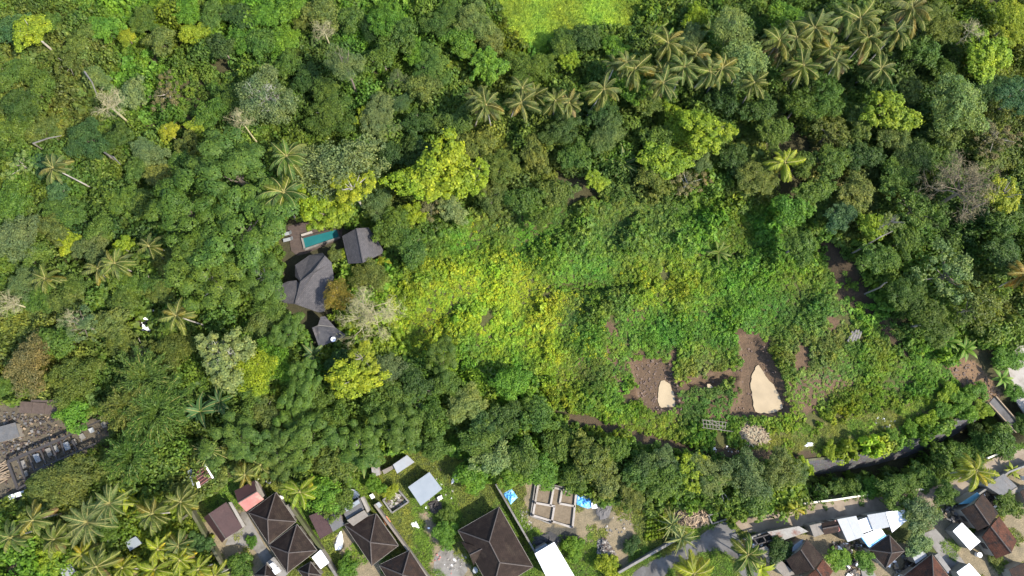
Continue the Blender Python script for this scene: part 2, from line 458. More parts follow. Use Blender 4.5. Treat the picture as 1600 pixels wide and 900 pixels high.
def frond_mesh(seed, droop, rise, n=22, ll=.215, width=.042, curl=.0):
    """coconut frond of length 1 along +x, leaflets hanging either side of the rib."""
    rng = np.random.default_rng(seed)
    m = 14; pts = [np.zeros(3)]; ang = rise; yaw = 0
    for i in range(m):
        ang -= droop / m * (.5 + 1.1 * i / m); yaw += curl / m
        pts.append(pts[-1] + np.array([math.cos(ang) * math.cos(yaw), math.cos(ang) * math.sin(yaw), math.sin(ang)]) / m)
    pts = np.array(pts)
    V = []; F = []; MI = []
    side = np.array([0, 1, 0])
    for i in range(m + 1):
        ww = .016 * (1 - .75 * i / m)
        V += [pts[i] + side * ww, pts[i] - side * ww]
    for i in range(m): F.append((2 * i, 2 * i + 1, 2 * i + 3, 2 * i + 2)); MI.append(1)
    for s in (1, -1):
        for k in range(n):
            t = .12 + .87 * k / (n - 1); x = t * m; i = min(int(x), m - 1); p = pts[i] + (pts[i + 1] - pts[i]) * (x - i)
            d = unit(pts[i + 1] - pts[i])
            ln = ll * (math.sin(math.pi * min(1, t * .85 + .18)) ** .6) * rng.uniform(.85, 1.12)
            out = unit(d * .75 + s * side * .9 + np.array([0, 0, -.42 + rng.normal() * .12]))
            w_ = d * width * rng.uniform(.8, 1.2); b = len(V)
            mid = p + out * ln * .55; end = p + out * ln + np.array([0, 0, -.28 * ln])
            V += [p - w_ * .4, p + w_ * .4, mid + w_ * .5, mid - w_ * .5, end + d * ln * .1, end + d * ln * .1 - w_ * .2]
            F.append((b, b + 1, b + 2, b + 3)); F.append((b + 3, b + 2, b + 4, b + 5)); MI += [0, 0]
    return np_mesh('frond', np.array(V), np.array(F), [M['frond'], M['rachis']], MI)

def blade_mesh(seed, wid, droop, rise, tatter=0):
    """broad single leaf of length 1 along +x with a folded midrib (banana and the like)."""
    rng = np.random.default_rng(seed); m = 8; p = np.zeros(3); ang = rise; P_ = [p]
    for i in range(m):
        ang -= droop / m * (.4 + 1.2 * i / m); p = p + np.array([math.cos(ang), 0, math.sin(ang)]) / m; P_.append(p)
    V = []; F = []; MI = []
    for i in range(m + 1):
        t = i / m; ww = wid * (math.sin(math.pi * (.06 + .94 * t) ** .75) if i < m else .08) * rng.uniform(.88, 1.08)
        dz = ww * (.35 - .6 * t)
        V += [P_[i] + np.array([0, ww, dz]), P_[i] + np.array([0, .012, 0]), P_[i] - np.array([0, .012, 0]), P_[i] + np.array([0, -ww, dz])]
    for i in range(m):
        a = 4 * i
        for k in range(3): F.append((a + k, a + k + 1, a + k + 5, a + k + 4)); MI.append(1 if k == 1 else 0)
    return np_mesh('leaf_blade', np.array(V), np.array(F), [M['frond'], M['rachis']], MI)

def bush_mesh(seed, n=230, leaf=.30, flower=0, lob=5, narrow=.6):
    rng = np.random.default_rng(seed)
    lb = lobes(rng, lob, .62, .42, .34, .52)
    k = rng.integers(0, lob, n); d = unit(rng.normal(size=(n, 3)) + np.array([0, 0, .7]))
    c = lb[k, :3] + d * (lb[k, 3] * rng.uniform(.65, 1.05, n))[:, None]
    v, f = leaves(c, d + np.array([0, 0, 1.1]) + rng.normal(size=(n, 3)) * .5, leaf, leaf * narrow, rng)
    mi = (rng.random(n) < flower).astype(int) * (c[:, 2] > .25)
    return np_mesh('bush', v, f, [M['bush'], M['flower']], mi)
def tuft_mesh(seed, n=60, h=.5, lean=(.0, .0), wid=.05, spread=.5):
    rng = np.random.default_rng(seed)
    b = np.column_stack([rng.uniform(-spread, spread, n), rng.uniform(-spread, spread, n), np.zeros(n)])
    d = unit(np.column_stack([rng.normal(size=n) * .45 + lean[0], rng.normal(size=n) * .45 + lean[1], np.ones(n)]))
    H = h * rng.uniform(.6, 1.3, n)[:, None]
    s = unit(np.cross(d, rng.normal(size=(n, 3)))) * wid
    bend = np.column_stack([d[:, 0], d[:, 1], -.25 * np.ones(n)]) * H * .6
    m_ = b + d * H * .6
    V = np.stack([b - s, b + s, m_ + s * .8, m_ - s * .8, m_ + bend + s * .1, m_ + bend - s * .1], 1).reshape(-1, 3)
    i = np.arange(n)[:, None] * 6
    F = np.concatenate([i + np.array([[0, 1, 2, 3]]), i + np.array([[3, 2, 4, 5]])])
    return np_mesh('tuft', V, F, [M['blade']])

C_ = {'mid': (.076, .130, .023), 'dark': (.050, .092, .022), 'olive': (.106, .138, .031), 'lime': (.172, .240, .019), 'yellow': (.212, .255, .021), 'grey': (.115, .160, .060),
      'blue': (.060, .115, .042), 'fresh': (.092, .185, .021), 'brown': (.150, .138, .062), 'tan': (.36, .30, .16), 'amber': (.18, .14, .024), 'pale': (.155, .205, .070)}
CN = {'mid': 'mid-green', 'dark': 'dark green', 'olive': 'olive-green', 'lime': 'lime-green', 'yellow': 'yellow-green', 'grey': 'grey-green', 'blue': 'blue-green',
      'fresh': 'bright green', 'brown': 'brownish', 'tan': 'pale tan', 'amber': 'amber-leaved', 'pale': 'pale green'}
SP = {'D': ('broadleaf_tree', 'broadleaf tree', 'tree'), 'F': ('rounded_tree', 'fine-leaved rounded tree', 'tree'), 'L': ('spreading_tree', 'layered feathery tree', 'tree'),
      'B': ('clumpy_tree', 'puffy clumpy tree', 'tree'), 'S': ('open_tree', 'thin open-crowned tree', 'tree'), 'T': ('feathery_tree', 'tall feathery tree', 'tree'),
      'X': ('bare_tree', 'leafless tree', 'tree'), 'K': ('bamboo_clump', 'bamboo clump', 'bamboo'), 'P': ('coconut_palm', 'coconut palm', 'palm'),
      'N': ('banana_plant', 'banana plant', 'plant'), 'R': ('spiky_palm', 'spiky rosette palm', 'palm'), 'U': ('garden_bush', 'rounded bush', 'bush')}
GROUP = {'tree': 'trees of the wooded hillside', 'bamboo': 'bamboo clumps in the wood', 'palm': 'palms among the trees', 'plant': 'banana plants among the trees', 'bush': 'bushes in the gardens and along the ravine'}

# species, pixel x, y, radius in pixels, colour [, height m] [| own label]
TREES = """
B 45 45 30 lime 10 | elongated lime-green crown with a bare white trunk at its foot, in the top corner
D 18 42 26 blue
D 10 112 28 mid | mid-green broadleaf tree cut by the edge, just below the top corner
S 98 92 28 olive | olive tree with a withered brown top near the top corner
D 72 36 18 mid
D 128 58 24 olive
D 163 42 24 fresh
D 195 55 15 yellow
D 222 30 22 mid
D 290 14 24 fresh
D 332 20 22 mid | mid-green broadleaf tree touching the top edge next to a dark green one
D 371 20 25 dark
D 302 52 19 lime
D 346 72 22 dark
D 378 62 23 fresh
D 250 60 24 olive
D 60 132 28 mid | broad mid-green tree between the withered brown top and the rounded blue-green tree
D 28 162 30 dark | broad dark green tree near the edge, above the rounded blue-green tree's level
D 150 122 20 grey
X 172 166 32 tan 11 | white-trunked leafless tree leaning with its fan of twigs over the wood
S 256 142 27 brown | brown withered vine-covered tree beneath the scrubby slope
D 205 145 24 grey
F 132 216 34 blue | large rounded blue-green crown below the white-trunked bare tree
E 372 152 32 mid
F 412 150 48 grey 13 | broad speckled crown with pale bare limbs at its centre
B 262 205 16 yellow
B 306 196 17 lime
D 330 172 27 mid
X 377 190 22 tan 12
D 14 206 30 mid | broad mid-green tree at the edge, level with the large rounded blue-green crown
D 65 200 24 olive | olive-green tree beside the large rounded blue-green crown, towards the picture edge
D 415 20 23 fresh
D 450 12 26 fresh
D 440 62 24 fresh
D 410 66 25 mid
X 506 48 22 tan 9 | leafless tree of upright pale branches near the top edge
D 500 20 27 olive
D 546 26 22 mid
E 602 28 30 fresh
F 578 45 18 dark
D 628 55 26 mid
D 648 82 21 fresh
F 540 102 30 grey 15 | upright oval grey-green crown standing over a black gap
D 596 84 27 mid
D 692 28 28 mid
F 742 30 32 pale
D 720 62 26 fresh
B 762 102 29 fresh
D 676 100 30 mid
F 622 124 17 grey
D 664 134 26 olive
E 514 166 40 mid
D 588 172 30 grey
B 570 182 17 yellow
D 604 200 20 grey
F 625 160 18 blue
D 712 190 28 mid
D 655 190 22 dark
D 765 60 22 olive
D 474 30 16 olive
D 480 120 22 dark
D 448 98 22 mid
P 738 162 26 olive
P 770 168 27 olive
P 800 142 24 olive
P 826 158 29 olive
P 756 152 23 olive 10 | coconut palm wedged behind the first two of the short palm row
P 848 148 23 olive 10 | middle palm of the short palm row, set a little back
P 898 150 23 olive 10 | palm filling the gap before the last of the short palm row
P 950 112 22 olive 10 | palm starting the shaggy palm row above the short one
P 1020 112 24 olive 10 | inner palm in the thick of the shaggy palm row
P 1084 88 24 olive 10 | palm at the upper side of the shaggy palm row
P 871 142 25 olive
P 926 144 31 olive
P 971 106 25 olive
P 1006 96 30 olive
P 1036 78 30 olive
P 1044 122 28 olive
P 1066 116 28 olive
P 1100 102 30 olive
P 1126 108 31 olive
P 1186 128 24 olive
D 828 100 31 mid
D 880 64 21 mid
B 890 96 17 lime
D 916 54 23 dark
D 962 74 19 fresh
N 1026 44 22 mid
N 1048 52 20 fresh
N 1112 38 24 mid
D 1086 24 20 lime
F 1082 56 22 grey
T 1150 34 38 pale 15 | tall feathery grey-green tree reaching the top edge beside the palms
T 1168 90 42 pale 15 | tall feathery grey-green tree dropping between two groups of palms
D 986 136 26 fresh
D 940 172 24 dark
F 952 206 29 grey
D 880 196 30 dark
D 1012 162 21 olive
B 1066 192 30 lime
B 1106 204 36 lime 12
D 1130 152 24 dark
D 1030 215 26 mid
P 1212 74 28 olive
P 1236 84 24 olive 10 | palm tucked among the lower fringe of the big palm group
P 1308 70 27 olive 11 | palm crowded between two big palms of the big palm group
P 1322 36 28 olive 11 | palm in the upper middle of the big palm group
P 1366 96 26 olive 10 | palm hanging below the middle of the big palm group
P 1244 56 30 olive
P 1284 46 34 olive
P 1266 94 31 olive
P 1342 74 35 olive | big coconut palm at the centre of the big palm group
P 1357 22 34 olive
P 1420 26 36 olive | outermost big coconut palm of the palm group, at the top edge
P 1388 66 30 olive | coconut palm on the outer lower flank of the big palm group
P 1312 108 24 olive
E 1442 78 27 mid | mid-green tree just outside the big palm group, by the lime vine mass
D 1472 34 30 olive
X 1516 50 20 tan 11
B 1548 78 40 lime | largest lime-green mass in the top corner beyond the palms
D 1586 30 32 yellow
D 1476 110 18 mid | mid-green tree between the top corner lime mass and the pale rounded giant
B 1420 136 21 olive
D 1292 152 31 mid
D 1250 162 27 mid
B 1392 172 38 lime 12
F 1498 162 46 pale 14 | pale speckled rounded giant in the upper wood, far side from the village
F 1592 150 32 blue | blue-green rounded tree cut by the edge beside the pale speckled giant
S 1302 202 30 olive
F 1400 212 26 grey
S 1562 212 32 brown
D 1482 208 26 olive
D 1212 206 26 mid
D 1366 122 26 dark
D 1226 24 26 fresh
N 1216 42 22 mid
D 1346 190 26 olive
D 1545 130 28 dark | dark green tree above the pale speckled giant, below the lime mass
D 1190 170 24 dark
P 100 264 26 olive 10.5 | coconut palm with a long bare white trunk slanting down through the wood
P 76 429 26 olive 9
P 140 430 25 olive 8
P 178 410 26 olive 9
P 250 378 22 olive 9
L 362 268 62 mid 15 | topmost lobe of the huge layered feathery tree, next to the twin palms
L 292 328 56 mid 15
L 372 352 72 mid 16 | largest layered feathery crown, spreading towards the swimming pool
L 318 432 62 mid 14
L 402 425 44 mid 12 | layered feathery tree hanging over the main villa roof
F 68 256 20 blue | blue-green rounded tree beside the palm with the long white trunk
S 32 256 24 pale | pale thin-crowned tree at the edge, beyond the long-trunked palm
D 90 302 20 blue
D 20 312 28 mid | broad mid-green tree at the edge above the grey-green giant
F 20 372 38 grey | grey-green giant cut by the edge above the three palms
D 98 326 28 mid
D 82 356 25 olive
D 55 398 24 mid
B 106 376 22 yellow
F 142 386 27 grey
B 188 386 19 lime
D 156 358 24 mid
D 190 312 26 mid
D 228 322 24 mid
B 258 408 22 olive
D 247 272 23 olive
D 212 262 20 mid
D 278 250 22 mid
F 232 238 26 grey
F 34 442 26 grey
B 292 226 20 olive
D 190 442 26 mid
D 232 442 22 mid
D 110 448 22 mid
D 182 212 22 dark
N 208 236 18 mid
P 452 258 32 mid 15 | upper of the twin tall coconut palms above the pool
P 432 308 36 mid 13 | lower of the twin tall coconut palms above the pool
F 532 262 62 grey 15
B 482 302 38 lime 12
B 552 296 30 yellow 15
B 510 330 34 lime 11
F 590 318 24 grey
B 690 262 54 lime 14 | big lime-green clumpy crown standing in the middle of the wood
B 642 286 32 lime 12
B 742 280 26 lime 11
S 672 322 20 brown
F 768 306 28 olive
D 706 328 22 pale
E 612 356 30 mid
D 642 382 28 mid
B 640 334 22 lime
D 612 240 22 dark
D 652 232 25 dark
D 782 258 30 olive
D 745 225 28 olive
U 522 397 12 olive 4 | small olive bush between the pool and the pavilion
U 537 396 9 yellow 3.2 | yellow-leaved shrub tucked between the pool and the pavilion roof
U 598 409 9 yellow 3 | yellow shrub at the pavilion roof's lower corner
F 576 428 27 olive 6
F 527 462 24 amber 8 | amber-leaved tree against the main villa roof
X 578 492 48 tan 9 | bleached leafless crown like a pale tangle beside the villa
D 836 242 26 olive
N 976 250 28 dark
B 1042 246 38 lime 9
F 1096 252 18 grey
B 932 282 17 lime
D 1022 276 24 olive
S 1076 282 26 brown
D 1184 276 30 olive
N 1126 392 20 mid 2.5
D 846 342 16 mid
D 872 300 26 olive
D 820 312 26 mid
D 900 240 24 mid
D 1150 250 26 dark
P 1232 250 28 yellow 8 | yellowish coconut palm beside a fallen pale trunk
F 1432 244 28 dark
D 1402 272 28 mid
B 1546 246 22 olive
X 1500 300 56 brown 12 | big brown leafless tree whose trunk slants to the ground
B 1562 304 29 yellow 15 | glowing yellow-lime tree beside the brown leafless tree
S 1438 322 38 mid
S 1492 424 46 grey
D 1312 338 24 blue
D 1342 296 26 olive
B 1366 352 23 lime
D 1272 300 26 mid
D 1332 326 20 olive
D 1252 252 22 mid
D 1300 252 28 mid
D 1372 402 28 mid
D 1418 372 26 mid
D 1582 342 28 mid
D 1568 396 26 dark
P 1588 442 28 amber 9 | amber-fronded coconut palm at the edge by the pale concrete yard
D 1470 250 28 mid
D 1350 242 26 dark
S 1386 350 17 pale 12
D 1420 455 30 mid
S 1530 480 40 olive
D 1460 500 34 mid
D 1240 330 28 fresh
D 1250 380 26 mid
X 20 474 26 tan 10
D 102 474 26 olive
D 60 464 24 mid
D 90 532 30 mid
S 128 508 28 grey 12
X 116 500 20 tan 12
D 168 502 28 olive
D 188 528 24 olive
D 196 464 25 mid
D 248 456 22 olive
P 292 496 28 olive 10
D 262 520 18 mid
S 214 546 30 olive
F 264 550 34 olive
B 352 556 44 pale 13 | broad speckled crown with white branches and yellowish leaf tips
F 392 580 36 lime 11
F 38 571 41 brown
F 112 592 38 olive
D 112 646 26 fresh 5
K 228 590 52 mid
K 246 642 60 mid
K 198 636 40 olive
K 206 712 46 mid
N 302 642 32 blue 7
N 334 626 26 blue 7
L 366 690 42 mid 10
E 382 655 26 mid
D 395 612 28 mid
D 4 604 16 mid
D 420 482 24 mid
D 408 506 24 olive
L 452 517 28 mid 8
N 486 552 22 blue
F 418 568 36 fresh
B 552 592 36 yellow 11
B 568 560 24 yellow 11
F 606 576 26 grey
D 530 572 22 dark
L 474 602 32 mid 11
E 412 642 28 olive
L 452 662 30 mid
D 490 620 26 mid
D 522 652 26 mid
D 592 640 28 mid
D 622 620 26 mid
D 648 598 26 dark
L 690 560 28 mid 8
S 660 608 24 grey
F 728 632 30 pale
D 682 652 26 mid
D 640 662 26 mid
D 790 654 26 dark
N 762 584 14 mid 2.5
D 760 670 26 dark
D 800 600 26 fresh
D 840 650 28 mid
D 700 600 25 mid
D 96 756 44 olive 9
R 126 818 40 grey 9 | big feathery grey-green palm crown low in the palm grove
R 162 788 32 grey 9
N 192 776 26 yellow
N 212 792 22 yellow
P 60 806 30 olive 8
P 32 830 28 olive 8
P 92 838 27 olive 7
P 166 880 32 olive 8
P 246 806 30 olive 8
P 276 796 28 olive 8
P 132 862 24 yellow 6
P 252 858 25 yellow 7
P 278 846 25 olive 7
P 284 876 25 yellow 7
P 318 888 22 yellow 6
P 236 896 26 yellow 6
P 200 898 24 yellow 6
P 344 894 22 yellow 6
P 140 904 24 yellow 6
R 324 704 26 mid 6
D 166 832 20 mid
U 311 848 16 blue 3
B 76 872 24 lime 5
U 374 884 21 mid 3.6 | dark round bush inside the courtyard of the brown hip roofs
U 392 846 9 fresh 1.5 | small bright bush in the middle of the paved courtyard
P 378 736 20 olive 7
P 404 730 20 olive 7
P 460 764 28 yellow 9 | golden-yellow coconut palm beside the twin brown hip roofs
L 432 716 34 mid 9
L 478 690 40 mid 10
L 556 694 38 mid 9
D 520 722 32 olive
E 506 772 32 fresh 6
D 530 782 26 mid 5
N 565 722 22 mid 5
U 586 757 14 fresh 3
U 610 768 12 yellow 2.6
U 695 836 19 fresh 3.4 | bright bush on the lawn beside the biggest brown hip roof
U 700 806 15 mid 2.5
D 742 742 27 fresh 5
D 772 718 28 pale
D 748 690 32 mid
L 620 670 34 mid 9
D 680 700 22 mid 6
D 816 716 30 mid
D 852 736 27 fresh 6
D 876 694 27 mid 6
E 922 712 32 olive
D 946 744 27 olive
D 1006 728 24 dark
F 1042 720 22 grey
B 1082 734 26 yellow 7
D 1002 746 25 mid
D 986 772 22 olive 6
D 1040 752 27 mid
S 1132 760 44 mid 8
F 1112 740 31 grey
F 1172 744 36 grey 8
F 1226 734 31 grey 8
D 1180 770 30 mid 7
D 956 704 24 mid 6
D 905 745 22 mid
D 800 742 22 fresh 5
U 1314 764 15 mid 3
U 1340 764 17 mid 3
D 1396 768 22 mid 4.5
U 1364 764 16 fresh 3
D 1474 728 24 mid 4.5
D 1446 744 20 mid 4
U 1422 757 18 mid 3.4
U 1480 772 17 mid 3.4
D 1508 710 22 mid 4.5
D 1538 696 22 mid 4.5
D 1572 690 25 mid 5
P 1522 742 30 yellow 8 | yellowish coconut palm leaning over the lane at its bend
P 1240 802 16 yellow 4 | small yellowish palm on the sunny verge of the tan lane
P 1174 874 30 mid 6
N 1196 892 20 yellow 4
P 1080 894 32 yellow 5 | golden low palm on the island inside the road bend
R 1052 820 24 blue 4 | upper dark spiky palm at the corner of the road wall
R 1067 842 25 blue 4 | lower dark spiky palm at the corner of the road wall
U 1220 860 18 dark 4 | dark round bush pressed between the rusty roof and the brown gable
U 1312 874 19 fresh 4
U 1354 876 16 fresh 4
D 1436 850 19 pale 4.5 | pale speckled garden tree over the roof with the dark cross
D 1442 806 25 grey 5.5 | grey-green tree at the end of the white sheet roofs
U 1421 792 17 fresh 4
U 1580 790 20 mid 4 | round garden bush between the dark grey roof and the red-brown house
U 896 857 17 fresh 2.4 | green bush between the foundation and the tall white roof
U 950 887 19 yellow 2.8 | yellowish bush at the foot of the rubble heap
U 988 852 14 dark 2
U 541 886 17 fresh 3 | bright round bush beside the hip roof's lower lawn
U 1578 560 22 fresh 3
N 1516 544 21 fresh 3.5
N 1488 532 19 fresh 3.5
N 1574 590 18 fresh 3.5
U 1298 704 11 yellow 2
U 1328 698 11 yellow 2
U 1360 691 11 lime 2
U 1394 681 12 fresh 2
U 1426 670 13 fresh 2
U 1452 656 14 lime 2.2
U 1480 641 15 fresh 2.4
U 1504 626 15 fresh 2.6
U 1530 612 18 fresh 3
U 1486 613 15 lime 2.5
U 1560 878 12 olive 2
N 1586 736 14 yellow 2
U 1547 664 12 mid 3
U 1519 646 13 fresh 2.6
U 1538 640 13 lime 2.4
U 1532 672 13 dark 3
U 1588 612 13 fresh 2.5
U 1602 664 14 mid 3
"""
LAND = [(500, 372, 'the swimming pool'), (566, 385, 'the grey pavilion roof'), (488, 440, 'the main villa roof'), (514, 522, 'the dish-topped villa roof'),
        (574, 494, 'the bleached bare tree'), (760, 470, 'the yellow-flowered meadow'), (1040, 618, 'the smaller muddy pond'), (1198, 610, 'the larger muddy pond'),
        (1118, 662, 'the bamboo trellis'), (1337, 525, 'the log pile'), (1572, 645, 'the footbridge'), (1588, 585, 'the pale concrete yard'),
        (1500, 300, 'the brown bare tree'), (1560, 305, 'the glowing lime tree'), (1158, 64, 'the grey feathery trees'), (1340, 66, 'the big palm group'),
        (1066, 106, 'the shaggy palm row'), (860, 150, 'the short palm row'), (885, 18, 'the mown yellow grass'), (172, 168, 'the white-trunked bare tree'),
        (540, 102, 'the oval grey-green tree'), (350, 350, 'the huge layered tree'), (235, 503, 'the white car'), (60, 680, 'the scrap yard'),
        (27, 772, 'the white panel'), (664, 764, 'the pale blue metal roof'), (315, 744, 'the striped red shed'), (460, 764, 'the golden palm'),
        (778, 856, 'the biggest hip roof'), (866, 790, 'the unfinished foundation'), (1370, 815, 'the white sheet roofs'), (1082, 808, 'the tan wood heap'),
        (1060, 830, 'the dark spiky palms'), (1360, 728, 'the ravine wall'), (1316, 420, 'the bare brown gully'), (1148, 212, 'the sandy clearing'),
        (690, 264, 'the big lime-green tree'), (532, 264, 'the speckled grey-green giant'), (356, 562, 'the white-branched tree'), (226, 630, 'the bamboo thicket'),
        (440, 300, 'the twin tall palms'), (256, 142, 'the brown vine tree'), (1232, 250, 'the fallen pale trunk'), (440, 820, 'the twin hip roofs'),
        (580, 845, 'the middle hip roof'), (1258, 868, 'the brown gable roof'), (1545, 800, 'the brown tiled houses'), (1510, 838, 'the small white roof'),
        (1180, 672, 'the straw heap'), (412, 150, 'the pale-limbed broad tree'), (1042, 246, 'the bright dome tree'), (207, 848, 'the grey shelter'),
        (40, 880, 'the sandy yard'), (126, 818, 'the grey feathery palm'), (1130, 860, 'the road bend')]
EDGES = lambda x, y: [(x, -5, 'the top edge'), (x, 905, 'the bottom edge')]
USED = set()
def where(x, y):
    c = sorted(((math.hypot(a - x, b - y), a, b, s) for a, b, s in LAND), key=lambda q: q[0])
    c = [q for q in c if q[0] > 14]
    if y < 60: yield 'at the top edge, towards %s' % c[0][3]
    near = c[:10]
    for d, a, b, s in near[:5]:
        dx, dy = x - a, y - b
        if abs(dx) < .55 * abs(dy) and d < 130:
            yield ('just ' if d < 65 else '') + ('above ' if dy < 0 else 'below ') + s
    def toward(k):
        d, a, b, s = near[k]
        for e, a2, b2, s2 in c:
            if s2 == s or e > 600: continue
            vx, vy = x - a, y - b; wx, wy = a2 - x, b2 - y
            if (vx * wx + vy * wy) / (math.hypot(vx, vy) * math.hypot(wx, wy) + 1e-6) > .82: yield s, s2, d
    for k in range(10):
        for s, s2, d in list(toward(k))[:9]:
            if d < 60: yield 'beside %s, towards %s' % (s, s2)
            else: yield 'between %s and %s' % (s, s2)
def label_for(desc, x, y, own=None):
    for cand in ([own] if own else []) + [desc + ' ' + q for q in where(x, y)]:
        wds = len(cand.replace('-', ' ').split())
        if cand and cand not in USED and wds <= 16 and len(cand.split()) <= 16:
            USED.add(cand); return cand
    print('FALLBACK', desc, x, y); return desc + ' among the other trees'

PROTO = {}
def proto(kind, k):
    key = (kind, k)
    if key in PROTO: return PROTO[key]
    s = sum(map(ord, kind)) * 31 + k * 7 + 3
    if kind == 'X': r = bare_mesh(s, twig=700 if k < 2 else 2400)
    elif kind == 'K': r = bamboo_mesh(s)
    elif kind == 'P': r = [frond_mesh(s + i, d, q, curl=cu) for i, (d, q, cu) in enumerate([(1.5, 1.05, .2), (1.5, .75, -.25), (1.35, .45, .3), (1.2, .2, -.2), (1.0, -.1, .25), (.8, -.5, 0)])]
    elif kind == 'N': r = [blade_mesh(s + i, wd, d, q) for i, (wd, d, q) in enumerate([(.13, 1.1, 1.0), (.15, 1.3, .75), (.14, 1.2, .5), (.15, 1.0, .25)])]
    elif kind == 'R': r = [blade_mesh(s + i, .045, d, q) for i, (d, q) in enumerate([(.5, 1.1), (.7, .7), (.8, .4), (.7, .1), (.5, -.2)])]
    elif kind == 'G': r = [frond_mesh(s + i, d, q, 26, .17, .02) for i, (d, q) in enumerate([(1.1, 1.0), (1.3, .7), (1.3, .45), (1.1, .15)])]
    else: r = crown_mesh('D' if kind == 'U' else kind, s)
    PROTO[key] = r; return r
palm_trunk = MB(); palm_trunk.tube([(0, 0, 0), (.004, 0, .3), (-.004, .003, .65), (0, 0, 1)], [.028, .018, .015, .014], 7); PALM_TRUNK = palm_trunk.mesh('palm_trunk', M['bark'])
core = MB(); core.tube([(0, 0, -.06), (0, 0, .02), (0, 0, .10)], [.05, .075, .02], 7); PALM_CORE = core.mesh('palm_heart', M['rachis'])
NVAR = {'D': 7, 'E': 4, 'F': 4, 'L': 3, 'B': 4, 'S': 3, 'T': 2, 'X': 4, 'K': 2, 'P': 2, 'N': 1, 'R': 1, 'U': 7, 'G': 1}
BARK = [(.16, .13, .10), (.22, .19, .15), (.11, .09, .07), (.3, .27, .22)]
TREEPOS = []

